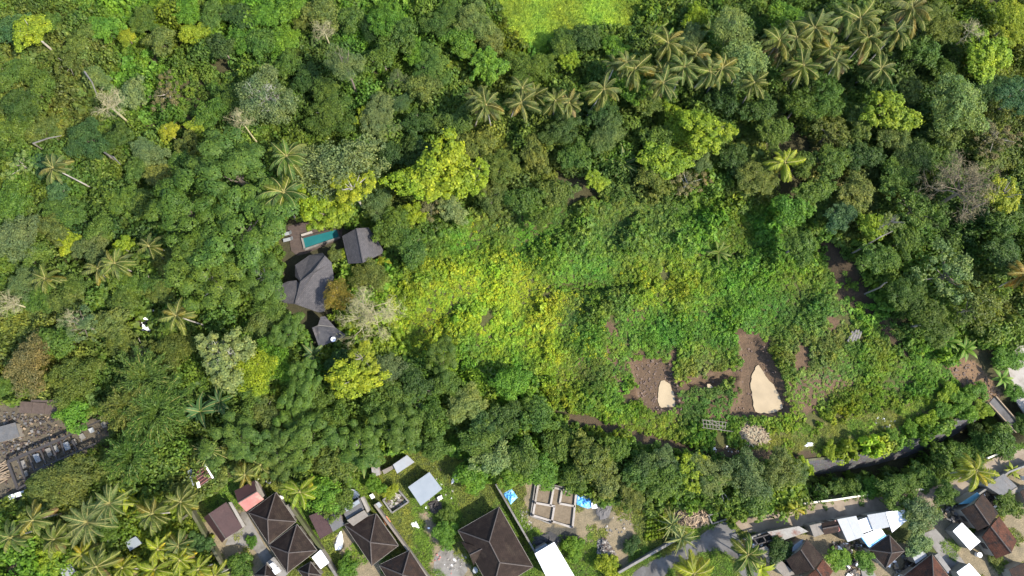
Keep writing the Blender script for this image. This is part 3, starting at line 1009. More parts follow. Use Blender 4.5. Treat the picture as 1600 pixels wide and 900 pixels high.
def plant_tree(sp, px, py, rp, col, h, own, rnd):
    real = sp
    base_c = np.array(C_[col]) * rnd.uniform(.9, 1.12) * np.array([rnd.uniform(.92, 1.08), 1, rnd.uniform(.85, 1.15)])
    name, noun, cat = SP[sp if sp != 'E' else 'D']
    r0 = rp * mpp(px, py, 8)
    if h is None:
        h = {'P': 11.5, 'N': 4.5, 'R': 5, 'U': 3.4, 'K': 9.5}.get(sp, 3.0 + (1.6 if px > 1150 else 1.3) * r0)
        if px < 380 and py < 235 and sp in 'DEFS': h = 3.0 + 1.1 * r0
        if sp in 'DEFLBSX': h = min(max(h, 3.6), 15)
    if sp == 'D' and r0 > 3.6: sp = 'E'
    for _ in range(3):
        zc = h * (.96 if sp in 'PNR' else .8); base = PG(px, py, zc); base.z = 0; base.z = hz(base)
        R = rp * mpp(px, py, base.z + zc)
    size = 'small ' if rp < 18 else ('broad ' if 28 <= rp < 38 else ('very large ' if rp >= 38 else ''))
    if sp == 'P': size = 'small ' if rp < 23 else ''
    lab = label_for(size + CN[col] + ' ' + noun, px, py, own)
    root = thing(name, lab, cat, base, 0, GROUP[cat])
    TREEPOS.append((base.x, base.y, R))
    bark = rnd.choice(BARK)
    a0 = rnd.uniform(0, 6.28); k = rnd.randrange(NVAR[sp])
    if sp == 'P':
        root.rotation_euler = (rnd.uniform(-.2, .2), rnd.uniform(-.2, .2), 0)
        fr = proto('P', k); top = h; nf = rnd.choice((16, 18, 20, 22, 24)) if rp > 22 else 14
        link('trunk', PALM_TRUNK, root, (0, 0, -.4), (0, 0, a0), (6 + 2 * (h > 7), 6 + 2 * (h > 7), top + .4), (.30, .275, .235))
        link('palm_heart', PALM_CORE, root, (0, 0, top), None, (4, 4, 5))
        for i in range(nf):
            t = (i + .5) / nf; lev = min(5, int(t * 6)); a = a0 + i * 2.39996 + rnd.uniform(-.35, .35)
            L = R * 1.2 * rnd.uniform(.8, 1.12) * (.78 if lev == 0 else 1)
            c = base_c * rnd.uniform(.6, 1.0)
            if lev == 5 or rnd.random() < .10: c = c * np.array([1.5, 1.05, .9])
            if lev == 5 and rnd.random() < .35: c = np.array((.20, .14, .075))
            link('frond', fr[lev], root, (0, 0, top + .15), (rnd.uniform(-.5, .5), rnd.uniform(-.12, .2), a), (L, L, L), tuple(c))
        return
    if sp in 'NR':
        g = 'G' if (sp == 'R' and col == 'grey') else sp
        fr = proto(g, 0); nf = {'N': 9, 'R': 18, 'G': 20}[g]
        top = h * (.55 if sp == 'N' else .75)
        link('trunk', PALM_TRUNK, root, (0, 0, -.3), None, (9 if sp == 'N' else 7,) * 2 + (top + .3,), (.2, .2, .08) if sp == 'N' else (.2, .16, .12))
        for i in range(nf):
            lev = min(len(fr) - 1, int((i + .5) / nf * len(fr))); a = a0 + i * 2.39996 + rnd.uniform(-.2, .2)
            L = R * 1.15 * rnd.uniform(.85, 1.1)
            c = base_c * rnd.uniform(.85, 1.2)
            link('leaf' if sp == 'N' else 'frond', fr[lev], root, (0, 0, top), (rnd.uniform(-.3, .3), 0, a), (L, L, L), tuple(c))
        return
    if sp == 'X':
        br, tr, tw = proto('X', 2 + k % 2 if own and ('bleached' in own or 'big brown' in own) else k % 2)
        cz = h * .78; rotv = (0, 0, a0)
        bc = np.array({'brown': (.150, .118, .078), 'tan': (.27, .24, .135)}[col])
        t = link('trunk', tr, root, (0, 0, cz), rotv, (R, R, cz + .3), tuple(bc * 1.25))
        b = link('branches', br, root, (0, 0, cz), rotv, (R, R, R * .8), tuple(bc))
        b.name = 'crown'
        tag(link('twigs', tw, b, None, None, None, tuple(bc * np.array([.85, .9, .72]))), kind='stuff')
        return
    cm, tm = proto(sp, k)
    if sp == 'K':
        zs = h / 1.75
        link('culms', tm, root, (0, 0, zs * .98), (0, 0, a0), (R, R, zs), (.24, .22, .06))
        link('foliage', cm, root, (0, 0, zs * .98), (0, 0, a0), (R, R, zs), tuple(base_c)); return
    s = R * 1.10
    th = {'T': 1.75, 'L': .62}.get(sp, .86) * s
    zc = max(h - th, .25 * h)
    sz = s * (1 if sp != 'T' else .8) * rnd.uniform(.75, 1.05); sx = rnd.uniform(.86, 1.16); sy = 2 - sx - rnd.uniform(-.06, .06)
    link('trunk', tm, root, (0, 0, zc), (0, 0, a0), (s * .9, s * .9, zc + .3), bark)
    link('crown', cm, root, (0, 0, zc), (0, 0, a0), (s * sx, s * sy, sz), tuple(base_c))
    if own and 'white branches' in own or (own and 'pale bare limbs' in own):
        br, tr, tw = proto('X', 0)
        link('branches', br, root, (0, 0, zc + .1), (0, 0, a0), (s * .62, s * .62, s * .95), (.30, .29, .24))

rnd = random.Random(11)
for row in TREES.strip().splitlines():
    d, _, own = row.partition('|'); q = d.split()
    sp = 'D' if q[0] == 'E' else q[0]
    plant_tree(sp, float(q[1]), float(q[2]), float(q[3]), q[4], float(q[5]) if len(q) > 5 else None, own.strip() or None, rnd)
# ---------------------------------------------------------------- ground
VILLAGE = [(296, 800), (322, 766), (368, 745), (440, 742), (470, 790), (530, 800), (552, 748), (600, 708), (655, 698), (725, 708), (738, 756), (770, 748), (840, 748), (985, 788), (1010, 800), (1050, 790),
           (1105, 800), (1140, 806), (1250, 787), (1380, 769), (1490, 745), (1545, 708), (1700, 660), (1750, 1100), (420, 1100), (358, 905)]
SCRAP = [(-60, 632), (30, 622), (95, 625), (100, 655), (170, 648), (178, 680), (120, 722), (52, 762), (52, 785), (14, 790), (-60, 800)]
VILLA = [(440, 350), (470, 345), (535, 352), (600, 354), (602, 414), (535, 414), (528, 490), (545, 530), (488, 547), (440, 480)]
PATHR = [(1474, 564), (1500, 557), (1524, 566), (1552, 594), (1568, 628), (1543, 634), (1521, 616), (1492, 592)]
YARD = [(1568, 556), (1585, 540), (1700, 470), (1750, 640), (1625, 660), (1592, 640), (1580, 592)]
GULLY = [(1276, 368), (1300, 372), (1332, 415), (1352, 455), (1372, 490), (1425, 560), (1418, 566), (1366, 505), (1336, 482), (1308, 466), (1296, 420)]
SANDY = [(1142, 200), (1152, 196), (1158, 222), (1146, 232), (1140, 226)]
ROAD = [(975, 910), (1000, 885), (1050, 862), (1088, 842), (1108, 826), (1135, 812), (1150, 826), (1158, 846), (1176, 872), (1190, 905), (1160, 905), (1140, 868), (1120, 858), (1085, 868), (1050, 885), (1030, 910)]
LANE = [(1146, 812), (1250, 790), (1310, 781), (1380, 771), (1440, 765), (1490, 752), (1540, 722), (1570, 708), (1700, 672), (1720, 690), (1600, 724), (1560, 740), (1520, 764), (1492, 784), (1450, 796), (1420, 798), (1330, 806), (1250, 824), (1170, 834), (1155, 826)]
GRASSFIELD = [(765, -60), (1014, -60), (1006, 22), (985, 46), (940, 48), (900, 46), (872, 58), (842, 80), (812, 72), (782, 46)]
STRIP = [(1200, 682), (1290, 661), (1350, 647), (1410, 632), (1455, 608), (1478, 620), (1430, 655), (1366, 678), (1305, 693), (1235, 706), (1200, 700)]
TRACK = [(884, 643), (925, 651), (985, 667), (1040, 685), (1100, 697), (1180, 702), (1275, 706), (1275, 724), (1180, 721), (1100, 716), (1030, 704), (980, 686), (920, 667), (884, 655)]
STRAW = [(1152, 668), (1175, 656), (1195, 668), (1200, 690), (1170, 695), (1155, 690)]
DIRTS = [[(300, 822), (420, 780), (470, 830), (440, 905), (380, 905)], [(545, 810), (590, 860), (600, 905), (560, 905), (520, 850)], [(655, 800), (672, 800), (690, 850), (720, 850), (740, 905), (670, 905), (675, 850)],
         [(820, 740), (985, 790), (1000, 850), (975, 890), (930, 850), (850, 835), (815, 810)], [(1180, 835), (1300, 820), (1420, 850), (1480, 905), (1180, 905)], [(1440, 800), (1500, 790), (1560, 905), (1500, 905)], [(1540, 740), (1700, 700), (1700, 905), (1560, 905)],
         [(20, 865), (50, 862), (70, 905), (10, 905)], [(90, 880), (120, 880), (130, 905), (95, 905)]]
TARPEARTH = [[(925, 790), (950, 782), (955, 815), (925, 815)], [(855, 822), (905, 826), (905, 845), (850, 840)]]
xs = np.concatenate([[-900, -500, -300, -200, -160], np.arange(-135, 135.1, .5), [160, 200, 300, 500, 900]])
ys = np.concatenate([[-900, -500, -250, -120, -60], np.arange(-36, 126.1, .5), [160, 220, 350, 600, 900]])
gx, gy = np.meshgrid(xs, ys); gz = hgt(gx, gy)
gpx, gpy = to_px(gx, gy, 0.0)
rng = np.random.default_rng(5)
col = np.zeros(gx.shape + (3,)); col[:] = (.045, .042, .022)
wob = 3.0 * np.sin(gx * 1.7 + np.sin(gy * 1.3) * 2) + 2.5 * np.sin(gy * 2.3 + gx)
wx = gpx + wob * .8; wy = gpy + wob * .6
def paint(polys, c, soft=0):
    for p in polys:
        k = inside(p, wx, wy)
        col[k] = c
FIELD = [(600, 400), (760, 330), (1000, 310), (1230, 330), (1300, 400), (1360, 480), (1480, 570), (1530, 610), (1480, 660), (1400, 690), (1270, 715), (1100, 705), (900, 650), (860, 590), (700, 560), (620, 540)]
paint([FIELD], (.060, .062, .024))
paint([VILLAGE], (0.050, 0.062, 0.021))
paint(DIRTS, (.160, .132, .098))
paint(TARPEARTH, (0.059, 0.056, 0.053))
paint([SCRAP], (.082, .070, .058))
paint([VILLA], (0.041, 0.039, 0.024))
paint([[(900, 505), (950, 500), (975, 520), (965, 570), (990, 600), (960, 620), (915, 590), (880, 560)], [(978, 470), (1010, 465), (1010, 540), (985, 540)], [(1215, 520), (1300, 480), (1330, 560), (1340, 620), (1260, 650), (1225, 590)]], (.095, .062, .044)); paint([[(960, 556), (1060, 545), (1080, 590), (1150, 560), (1145, 515), (1195, 515), (1212, 560), (1245, 640), (1230, 660), (1060, 662), (1000, 652), (975, 620)]], (0.074, 0.048, 0.034))
paint([PIT_A, PIT_B], (0.085, 0.058, 0.043))
paint([TRACK], (0.059, 0.043, 0.030)); paint([STRAW], (0.212, 0.171, 0.112)); paint([PATHR], (0.142, 0.092, 0.062)); paint([GULLY], (.043, .031, .022)); paint([[(200, 486), (247, 484), (252, 525), (205, 548)]], (.05, .04, .03)); paint([SANDY], (0.201, 0.148, 0.100))
paint([[(1350, 655), (1395, 648), (1400, 662), (1360, 672)]], (0.189, 0.153, 0.107))
paint([GRASSFIELD], (0.100, 0.112, 0.024))
paint([STRIP], (0.100, 0.100, 0.035))
nx_, ny_ = len(xs), len(ys)
idx = np.arange(nx_ * ny_).reshape(ny_, nx_)
quad = np.stack([idx[:-1, :-1], idx[:-1, 1:], idx[1:, 1:], idx[1:, :-1]], -1).reshape(-1, 4)
def ground_mat():
    m, t, out = newmat('soil')
    a = N(t, 'ShaderNodeAttribute'); a.attribute_name = 'soil'
    tc = N(t, 'ShaderNodeTexCoord')
    n1 = N(t, 'ShaderNodeTexNoise', Scale=.6, Detail=8.0, Roughness=.7); n2 = N(t, 'ShaderNodeTexNoise', Scale=5.0, Detail=4.0)
    for n in (n1, n2): t.links.new(tc.outputs['Object'], n.inputs['Vector'])
    c = mul(t, mul(t, a.outputs['Color'], (.92, .92, .80)), ramp(t, n1.outputs[0], [(.3, (.68, .70, .7)), (.7, (1.3, 1.25, 1.2))]))
    c = mul(t, c, ramp(t, n2.outputs[0], [(.3, (.75, .75, .75)), (.7, (1.25, 1.25, 1.22))]))
    p = N(t, 'ShaderNodeBsdfPrincipled', Roughness=.95); p.inputs['Specular IOR Level'].default_value = .2
    b = N(t, 'ShaderNodeBump', Strength=.6, Distance=.15); t.links.new(n2.outputs[0], b.inputs['Height']); t.links.new(b.outputs[0], p.inputs['Normal'])
    t.links.new(c, p.inputs['Base Color']); t.links.new(p.outputs[0], out.inputs[0]); return m
gm = np_mesh('ground', np.stack([gx, gy, gz], -1).reshape(-1, 3), quad, [ground_mat()], smooth=True)
at = gm.attributes.new('soil', 'FLOAT_COLOR', 'POINT')
at.data.foreach_set('color', np.concatenate([col.reshape(-1, 3), np.ones((col.size // 3, 1))], 1).astype(np.float32).ravel())
tag(link('ground', gm), kind='structure')

def smooth_poly(poly, n=2, seed=0, jag=.0):
    r = random.Random(seed); p = [tuple(q) for q in poly]
    for _ in range(n):
        o = []
        for i in range(len(p)):
            a, b = p[i], p[(i + 1) % len(p)]
            o += [(a[0] * .75 + b[0] * .25 + r.uniform(-jag, jag), a[1] * .75 + b[1] * .25 + r.uniform(-jag, jag)), (a[0] * .25 + b[0] * .75 + r.uniform(-jag, jag), a[1] * .25 + b[1] * .75 + r.uniform(-jag, jag))]
        p = o
    return p
def sheet(name, poly, mat, z, n=2, kind='structure', thick=.3, jag=0, seed=0):
    mb = MB(); mb.prism([P(x, y, z) for x, y in smooth_poly(poly, n, seed, jag)], thick)
    return tag(link(name, mb.mesh(name, mat, True)), kind=kind)
M['asphalt'] = surf('worn_asphalt', (.10, .097, .094), (.15, .143, .136), .5, .9, .3, stain=(.08, .075, .07), stain_scale=.2)
M['lane'] = surf('dusty_concrete', (.235, .185, .135), (.31, .25, .18), .4, .95, .3, stain=(.18, .14, .10), stain_scale=.15)
M['deck'] = surf('dark_timber_deck', (.075, .055, .047), (.12, .09, .075), 2, .7, .4, tile=(3.0, .15))
sheet('road', ROAD, M['asphalt'], .045)
sheet('lane', LANE, M['lane'], .035)
sheet('yard_pavement', YARD, M['paleconcrete'], .05, 1)
sheet('courtyard_pavement', [(377, 800), (384, 800), (412, 850), (440, 893), (425, 905), (398, 860), (372, 850), (352, 852), (358, 838)], M['concrete'], .05, 0)
sheet('side_lane', [(1442, 834), (1462, 826), (1494, 862), (1528, 905), (1496, 905)], M['concrete'], .06, 0)
sheet('small_yard_pavement', [(680, 860), (718, 850), (735, 905), (676, 905)], M['concrete'], .03, 1)
WATER1 = [(1030, 597), (1038, 594), (1046, 599), (1050, 610), (1056, 618), (1057, 632), (1050, 640), (1038, 641), (1028, 634), (1028, 618)]
WATER2 = [(1182, 572), (1188, 571), (1196, 590), (1210, 602), (1225, 633), (1218, 642), (1192, 647), (1178, 644), (1176, 620), (1172, 600), (1174, 588)]
WATER3 = [(1104, 600), (1110, 600), (1116, 608), (1112, 612), (1106, 608)]
for wp, zz in ((WATER1, -.86), (WATER2, -1.12)):
    sheet('pond_water', wp, M['mudwater'], zz, 2, 'structure', .05, .7, 4)
sheet('pond_water', WATER3, M['mudwater'], .03, 2, 'structure', .03, .3, 4)

# ---------------------------------------------------------------- ravine: battered stone wall
def stone_mat():
    m, t, out = newmat('dark_rubble_masonry')
    tc = N(t, 'ShaderNodeTexCoord')
    v = N(t, 'ShaderNodeTexVoronoi', Scale=2.4); v.feature = 'DISTANCE_TO_EDGE'; t.links.new(tc.outputs['Object'], v.inputs['Vector'])
    v2 = N(t, 'ShaderNodeTexVoronoi', Scale=2.4); t.links.new(tc.outputs['Object'], v2.inputs['Vector'])
    c = mul(t, ramp(t, v.outputs['Distance'], [(0, (.035, .033, .031)), (.06, (.066, .063, .063))]), v2.outputs['Color'], .25)
    p = N(t, 'ShaderNodeBsdfPrincipled', Roughness=.9); t.links.new(c, p.inputs['Base Color'])
    b = N(t, 'ShaderNodeBump', Strength=.9, Distance=.12); t.links.new(v.outputs['Distance'], b.inputs['Height']); t.links.new(b.outputs[0], p.inputs['Normal'])
    t.links.new(p.outputs[0], out.inputs[0]); return m
wr = thing('retaining_wall', 'sloping dark stone retaining wall along the ravine below the green field', 'wall', P(1400, 700, 0))
mb = MB(); top = []; bot = []
pxs = np.linspace(1252, 1546, 40); rw = random.Random(2)
for x in pxs:
    yt = float(np.interp(x, RX, RTOP)); yl = float(np.interp(x, RX, RLANE))
    yb = yt + .41 * (yl - yt)
    top.append(P(x, yt, .12 + rw.uniform(-.05, .05))); bot.append(P(x, yb, 0) + Vector((0, 0, -RAVDEPTH + .3 + rw.uniform(-.1, .1))))
rows = 9; g = []
for j in range(rows + 1):
    g.append([top[i].lerp(bot[i], j / rows) + Vector((0, -.10 + rw.uniform(-.09, .09), .18 if 0 < j else 0)) for i in range(len(top))])
for j in range(rows):
    for i in range(len(top) - 1):
        mb.poly([local(wr, [q])[0] for q in (g[j][i], g[j + 1][i], g[j + 1][i + 1], g[j][i + 1])])
link('wall_face', mb.mesh('wall_face', stone_mat()), wr)
mb = MB()
for i in range(len(top) - 1): mb.bar(*local(wr, [top[i] + Vector((0, .15, .05)), top[i + 1] + Vector((0, .15, .05))]), .4, .25)
link('coping', mb.mesh('coping', M['mosswall']), wr)
# lane kerb wall
kb = thing('kerb_wall', 'low cream painted kerb wall on the ravine edge of the tan lane', 'wall', P(1320, 775, 0))
for a, b in (((1246, 788), (1310, 780)), ((1310, 780), (1366, 771)), ((1400, 767), (1444, 764)), ((1542, 716), (1585, 698))):
    mb = MB(); mb.bar(*local(kb, [P(*a, .28), P(*b, .28)]), .28, .6); link('wall_segment', mb.mesh('kerb', surf('cream_paint', (.6, .54, .42), (.68, .62, .5), 1.5, stain=(.42, .38, .29)) if 'cream' not in M else M['cream']), kb)

# ---------------------------------------------------------------- undergrowth and weeds (instanced leafy clumps)
CP = [(0, 0, 'mid'), (60, 90, 'olive'), (150, 80, 'olive'), (250, 60, 'lime', .55), (200, 20, 'fresh'), (100, 150, 'olive'), (320, 130, 'mid'), (230, 110, 'fresh'), (20, 260, 'mid'), (150, 300, 'mid'), (40, 400, 'mid'), (170, 360, 'dark'),
      (90, 500, 'olive'), (200, 480, 'mid'), (60, 560, 'olive'), (260, 620, 'mid'), (230, 720, 'mid'), (100, 800, 'olive'), (250, 850, 'lime', .6), (60, 870, 'fresh'), (320, 680, 'mid'), (400, 700, 'olive'), (480, 700, 'olive'), (520, 640, 'mid'),
      (600, 640, 'mid'), (700, 660, 'mid'), (650, 580, 'mid'), (450, 600, 'mid'), (330, 350, 'mid'), (420, 20, 'fresh'), (500, 100, 'dark'), (600, 60, 'fresh'), (680, 180, 'mid'), (720, 20, 'mid'), (780, 70, 'lime', .4), (850, 60, 'fresh'),
      (900, 100, 'mid'), (820, 200, 'mid'), (780, 260, 'olive'), (850, 260, 'olive'), (880, 320, 'mid'), (960, 240, 'mid'), (1000, 290, 'olive'), (900, 200, 'mid'), (1100, 160, 'mid'), (1250, 130, 'dark'), (1400, 110, 'dark'), (1550, 60, 'lime', .5), (1570, 200, 'olive'),
      (1300, 200, 'mid'), (1400, 220, 'dark'), (1480, 360, 'dark'), (1560, 380, 'mid'), (1330, 330, 'olive'), (1260, 290, 'mid'), (1180, 290, 'olive'), (1280, 260, 'brown'), (1450, 440, 'mid'), (1540, 480, 'olive'), (1400, 520, 'mid'), (1450, 560, 'fresh'),
      (620, 400, 'mid'), (680, 360, 'mid'), (640, 330, 'olive'), (600, 420, 'fresh'), (720, 380, 'fresh'), (780, 340, 'olive'), (830, 380, 'fresh'), (900, 380, 'mid'), (960, 350, 'mid'), (1040, 350, 'mid'), (1100, 350, 'fresh'), (1160, 370, 'lime', .5), (1200, 350, 'fresh'),
      (640, 470, 'lime'), (700, 440, 'lime', 1.1), (760, 430, 'lime', 1.25), (800, 460, 'lime', 1.2), (850, 480, 'yellow'), (840, 520, 'yellow'), (770, 500, 'lime', 1.1), (700, 510, 'lime'), (650, 530, 'lime'), (720, 550, 'fresh'), (880, 430, 'fresh'), (930, 430, 'fresh'), (960, 470, 'mid'),
      (900, 500, 'mid'), (920, 540, 'fresh'), (860, 570, 'lime'), (820, 590, 'fresh'), (880, 610, 'lime', .8), (930, 590, 'mid'), (960, 620, 'fresh'), (1000, 640, 'lime', .8), (1020, 460, 'lime'), (1060, 440, 'lime', .8), (1100, 480, 'fresh'), (1050, 520, 'fresh'), (1150, 440, 'fresh'),
      (1200, 460, 'fresh'), (1240, 420, 'fresh'), (1270, 480, 'mid'), (1260, 550, 'olive', 1.2), (1290, 600, 'olive', 1.3), (1340, 560, 'fresh'), (1380, 580, 'lime', .8), (1420, 600, 'fresh'), (1330, 640, 'lime', .7), (1400, 640, 'lime', .8), (1250, 680, 'lime', .9), (1350, 490, 'fresh'), (1310, 520, 'olive', 1.2),
      (1130, 520, 'fresh'), (1100, 590, 'olive'), (1080, 640, 'mid'), (1040, 665, 'lime', .8), (1100, 680, 'fresh'), (950, 660, 'lime', .8), (900, 690, 'mid'), (1000, 720, 'mid'), (1140, 750, 'mid'), (1350, 690, 'lime', 1.1), (1300, 705, 'lime'), (1420, 670, 'fresh'), (1500, 610, 'fresh'), (1540, 580, 'fresh'),
      (1300, 780, 'dark'), (1400, 740, 'mid'), (1480, 720, 'mid'), (1560, 680, 'mid'), (700, 720, 'fresh'), (760, 720, 'fresh'), (840, 730, 'fresh'), (960, 760, 'mid'), (560, 730, 'mid'), (500, 780, 'mid'), (340, 740, 'olive')]
cpx = np.array([c[0] for c in CP], float); cpy = np.array([c[1] for c in CP], float)
cpc = np.array([np.array(C_[c[2]]) * (c[3] if len(c) > 3 else 1.0) for c in CP])
def tint(px, py):
    d2 = (px[:, None] - cpx) ** 2 + (py[:, None] - cpy) ** 2 + 60
    w_ = d2 ** -1.6
    return (w_ @ cpc) / w_.sum(1, keepdims=True)
def vn(x, y, s, seed):
    """cheap smooth noise 0..1"""
    r = np.random.default_rng(seed); v = 0
    for i in range(6):
        a = r.uniform(0, 6.28); f = s * r.uniform(.6, 1.9)
        v = v + np.sin((x * math.cos(a) + y * math.sin(a)) * f + r.uniform(0, 6.28))
    return .5 + v / 7.0
def scatter(step, jit=.5, seed=0, x0=-128, x1=128, y0=-26, y1=118):
    r = np.random.default_rng(seed)
    X, Y = np.meshgrid(np.arange(x0, x1, step), np.arange(y0, y1, step))
    X = X.ravel() + r.uniform(-jit, jit, X.size) * step; Y = Y.ravel() + r.uniform(-jit, jit, Y.size) * step
    return X, Y
PROTOCOL = {}
def collection(name, meshes):
    c = bpy.data.collections.new(name)
    for i, me in enumerate(meshes):
        o = bpy.data.objects.new('%s_%02d' % (name, i), me); c.objects.link(o)
    return c
def instanced(name, X, Y, Z, idx, rot, scl, tn, coll, label=None):
    me = bpy.data.meshes.new(name); n = len(X)
    me.vertices.add(n); me.vertices.foreach_set('co', np.stack([X, Y, Z], -1).astype(np.float32).ravel())
    for nm, ty, fld, arr in (('pick', 'INT', 'value', idx.astype(np.int32)), ('turn', 'FLOAT_VECTOR', 'vector', rot.astype(np.float32).ravel()),
                             ('size', 'FLOAT_VECTOR', 'vector', scl.astype(np.float32).ravel()), ('tint', 'FLOAT_COLOR', 'color', np.concatenate([tn, np.ones((n, 1))], 1).astype(np.float32).ravel())):
        a = me.attributes.new(nm, ty, 'POINT'); a.data.foreach_set(fld, arr)
    me.update()
    o = link(name, me)
    ng = bpy.data.node_groups.new(name + '_scatter', 'GeometryNodeTree')
    ng.interface.new_socket('Geometry', in_out='INPUT', socket_type='NodeSocketGeometry'); ng.interface.new_socket('Geometry', in_out='OUTPUT', socket_type='NodeSocketGeometry')
    gi = ng.nodes.new('NodeGroupInput'); go = ng.nodes.new('NodeGroupOutput')
    ip = ng.nodes.new('GeometryNodeInstanceOnPoints'); ci = ng.nodes.new('GeometryNodeCollectionInfo')
    ci.inputs['Collection'].default_value = coll; ci.inputs['Separate Children'].default_value = True; ci.inputs['Reset Children'].default_value = True
    ip.inputs['Pick Instance'].default_value = True
    def na(nm, ty):
        k = ng.nodes.new('GeometryNodeInputNamedAttribute'); k.data_type = ty; k.inputs['Name'].default_value = nm
        return next(s for s in k.outputs if s.enabled and s.name == 'Attribute')
    L = ng.links.new
    L(gi.outputs[0], ip.inputs['Points']); L(ci.outputs[0], ip.inputs['Instance']); L(na('pick', 'INT'), ip.inputs['Instance Index'])
    er = ng.nodes.new('FunctionNodeEulerToRotation'); L(na('turn', 'FLOAT_VECTOR'), er.inputs[0]); L(er.outputs[0], ip.inputs['Rotation'])
    L(na('size', 'FLOAT_VECTOR'), ip.inputs['Scale']); L(ip.outputs[0], go.inputs[0])
    md = o.modifiers.new('scatter', 'NODES'); md.node_group = ng
    return tag(o, label, kind='stuff')

def mask_any(polys, px, py):
    k = np.zeros(px.shape, bool)
    for p in polys: k |= inside(p, px, py)
    return k
rng = np.random.default_rng(21)
BUSH = collection('leafy_clump', [bush_mesh(100 + i) for i in range(5)] + [bush_mesh(120 + i, 260, .20, 0, 7, .55) for i in range(3)] + [bush_mesh(140 + i, 260, .2, .45, 6) for i in range(3)] + [bush_mesh(160 + i, 150, .44, 0, 4, .62) for i in range(3)] + [bush_mesh(180 + i, 620, .17, 0, 11, .6) for i in range(3)])
CARBAY = [(204, 490), (222, 484), (247, 486), (250, 520), (236, 530), (206, 545)]
BARE = [[(12, 866), (48, 858), (58, 880), (72, 908), (6, 908)], [(188, 842), (215, 830), (228, 850), (205, 868)], [(86, 886), (112, 874), (124, 896), (100, 910)], CARBAY, PIT_A, PIT_B, PATHR, YARD, GULLY, SANDY, TRACK, STRAW]
# forest floor brush
X, Y = scatter(1.25, seed=1)
px, py = to_px(X, Y)
keep = ~mask_any([VILLAGE, SCRAP, VILLA, FIELD, GRASSFIELD, LANE, ROAD] + BARE, px, py)
keep &= vn(X, Y, .16, 3) > .02
vr = (py - np.interp(px, RX, RTOP)) / (np.interp(px, RX, RLANE) - np.interp(px, RX, RTOP)); keep &= ~((px > 1255) & (px < 1538) & (vr > .02) & (vr < .56)); keep &= ~((px > 1240) & (vr > .86) & (vr < 1.02))
X, Y, px, py = X[keep], Y[keep], px[keep], py[keep]; n = len(X)
s = rng.uniform(.9, 2.0, n) * (.75 + .7 * vn(X, Y, .12, 4)); tn = tint(px, py) * rng.uniform(.8, 1.4, (n, 1)) * np.stack([rng.uniform(.85, 1.15, n), np.ones(n), rng.uniform(.8, 1.2, n)], -1)
ov = (px < 380) & (py < 235); s = np.where(ov, s * .8, s)
big = (rng.random(n) < .16) & ~(ov & (rng.random(n) < .6))
for q in [CARBAY, VILLA, VILLAGE, TRACK, FIELD, SCRAP, GRASSFIELD, PATHR, GULLY, LANE]: big &= polydist(q, px, py) > 26
s = np.where(big, rng.uniform(2.2, 3.6, n), s)
instanced('undergrowth', X, Y, hgt(X, Y) - .1, np.where(big, rng.integers(14, 17, n), np.where(rng.random(n) < .75, rng.integers(0, 8, n), rng.integers(11, 14, n))), np.stack([rng.uniform(-.2, .2, n), rng.uniform(-.2, .2, n), rng.uniform(0, 6.28, n)], -1), np.stack([s, s, s * rng.uniform(.8, 2.1, n)], -1), tn, BUSH)
# weeds of the clearing
X, Y = scatter(.68, seed=2)
px, py = to_px(X, Y)
keep = inside(FIELD, px, py) & ~mask_any(BARE, px + 3 * np.sin(X * 2.1 + Y), py + 3 * np.sin(Y * 2.3 + X)) | (inside(FIELD, px, py) & inside(GULLY, px, py) & (rng.random(len(X)) < .18))
thin = vn(X, Y, .55, 6)
spars = np.zeros(len(X)); 
for (ax, ay, rr, k) in ((1260, 560, 65, .34), (1300, 600, 55, .28), (1110, 615, 50, .55), (1010, 575, 38, .5), (925, 535, 45, .18), (1002, 475, 8, .6), (965, 600, 18, .3), (1180, 560, 25, .7), (990, 620, 35, .5), (1150, 630, 50, .75), (1295, 500, 20, .15)):
    spars = np.maximum(spars, k * np.exp(-((px - ax) ** 2 + (py - ay) ** 2) / (rr * rr)))
strip = inside(STRIP, px, py)
keep &= ~(strip & (vn(X, Y, .8, 41) > .14))
keep &= thin + rng.uniform(-.16, .16, len(X)) > (.02 + spars * .84)
X, Y, px, py = X[keep], Y[keep], px[keep], py[keep]; n = len(X)
tn = tint(px, py) * rng.uniform(.72, 1.25, (n, 1)) * np.stack([rng.uniform(.85, 1.15, n), np.ones(n), rng.uniform(.8, 1.2, n)], -1)
mound = np.clip(vn(X, Y, .42, 9) * 1.5 - .35, 0, 1.3)
s = rng.uniform(.62, 1.1, n) * (.72 + .6 * mound)
tn = tn * 1.16 * (.86 + .28 * vn(X, Y, .35, 31))[:, None] * np.stack([.85 + .25 * vn(X, Y, .28, 33), np.ones(n), np.ones(n)], -1)
s = np.where((py > 590) & (px > 1210), s * .7, s); spk = spars[keep]; s = s * (1 - .35 * np.clip(spk, 0, 1))
cass = (px > 900) & (px < 1210) & (py < 425); s = np.where(cass, s * 1.3, s)
fl = np.exp(-(((px - 770) / 120) ** 2 + ((py - 470) / 65) ** 2)) + .3 * np.exp(-(((px - 1040) / 50) ** 2 + ((py - 455) / 30) ** 2))
pick = np.where(rng.random(n) < .55, rng.integers(0, 5, n), rng.integers(5, 8, n))
pick = np.where((cass & (rng.random(n) < .85)) | (rng.random(n) < .38), rng.integers(11, 14, n), pick)
pick = np.where(rng.random(n) < fl * .62 * (vn(X, Y, .45, 12) > .45) + .1 * fl, rng.integers(8, 11, n), pick)
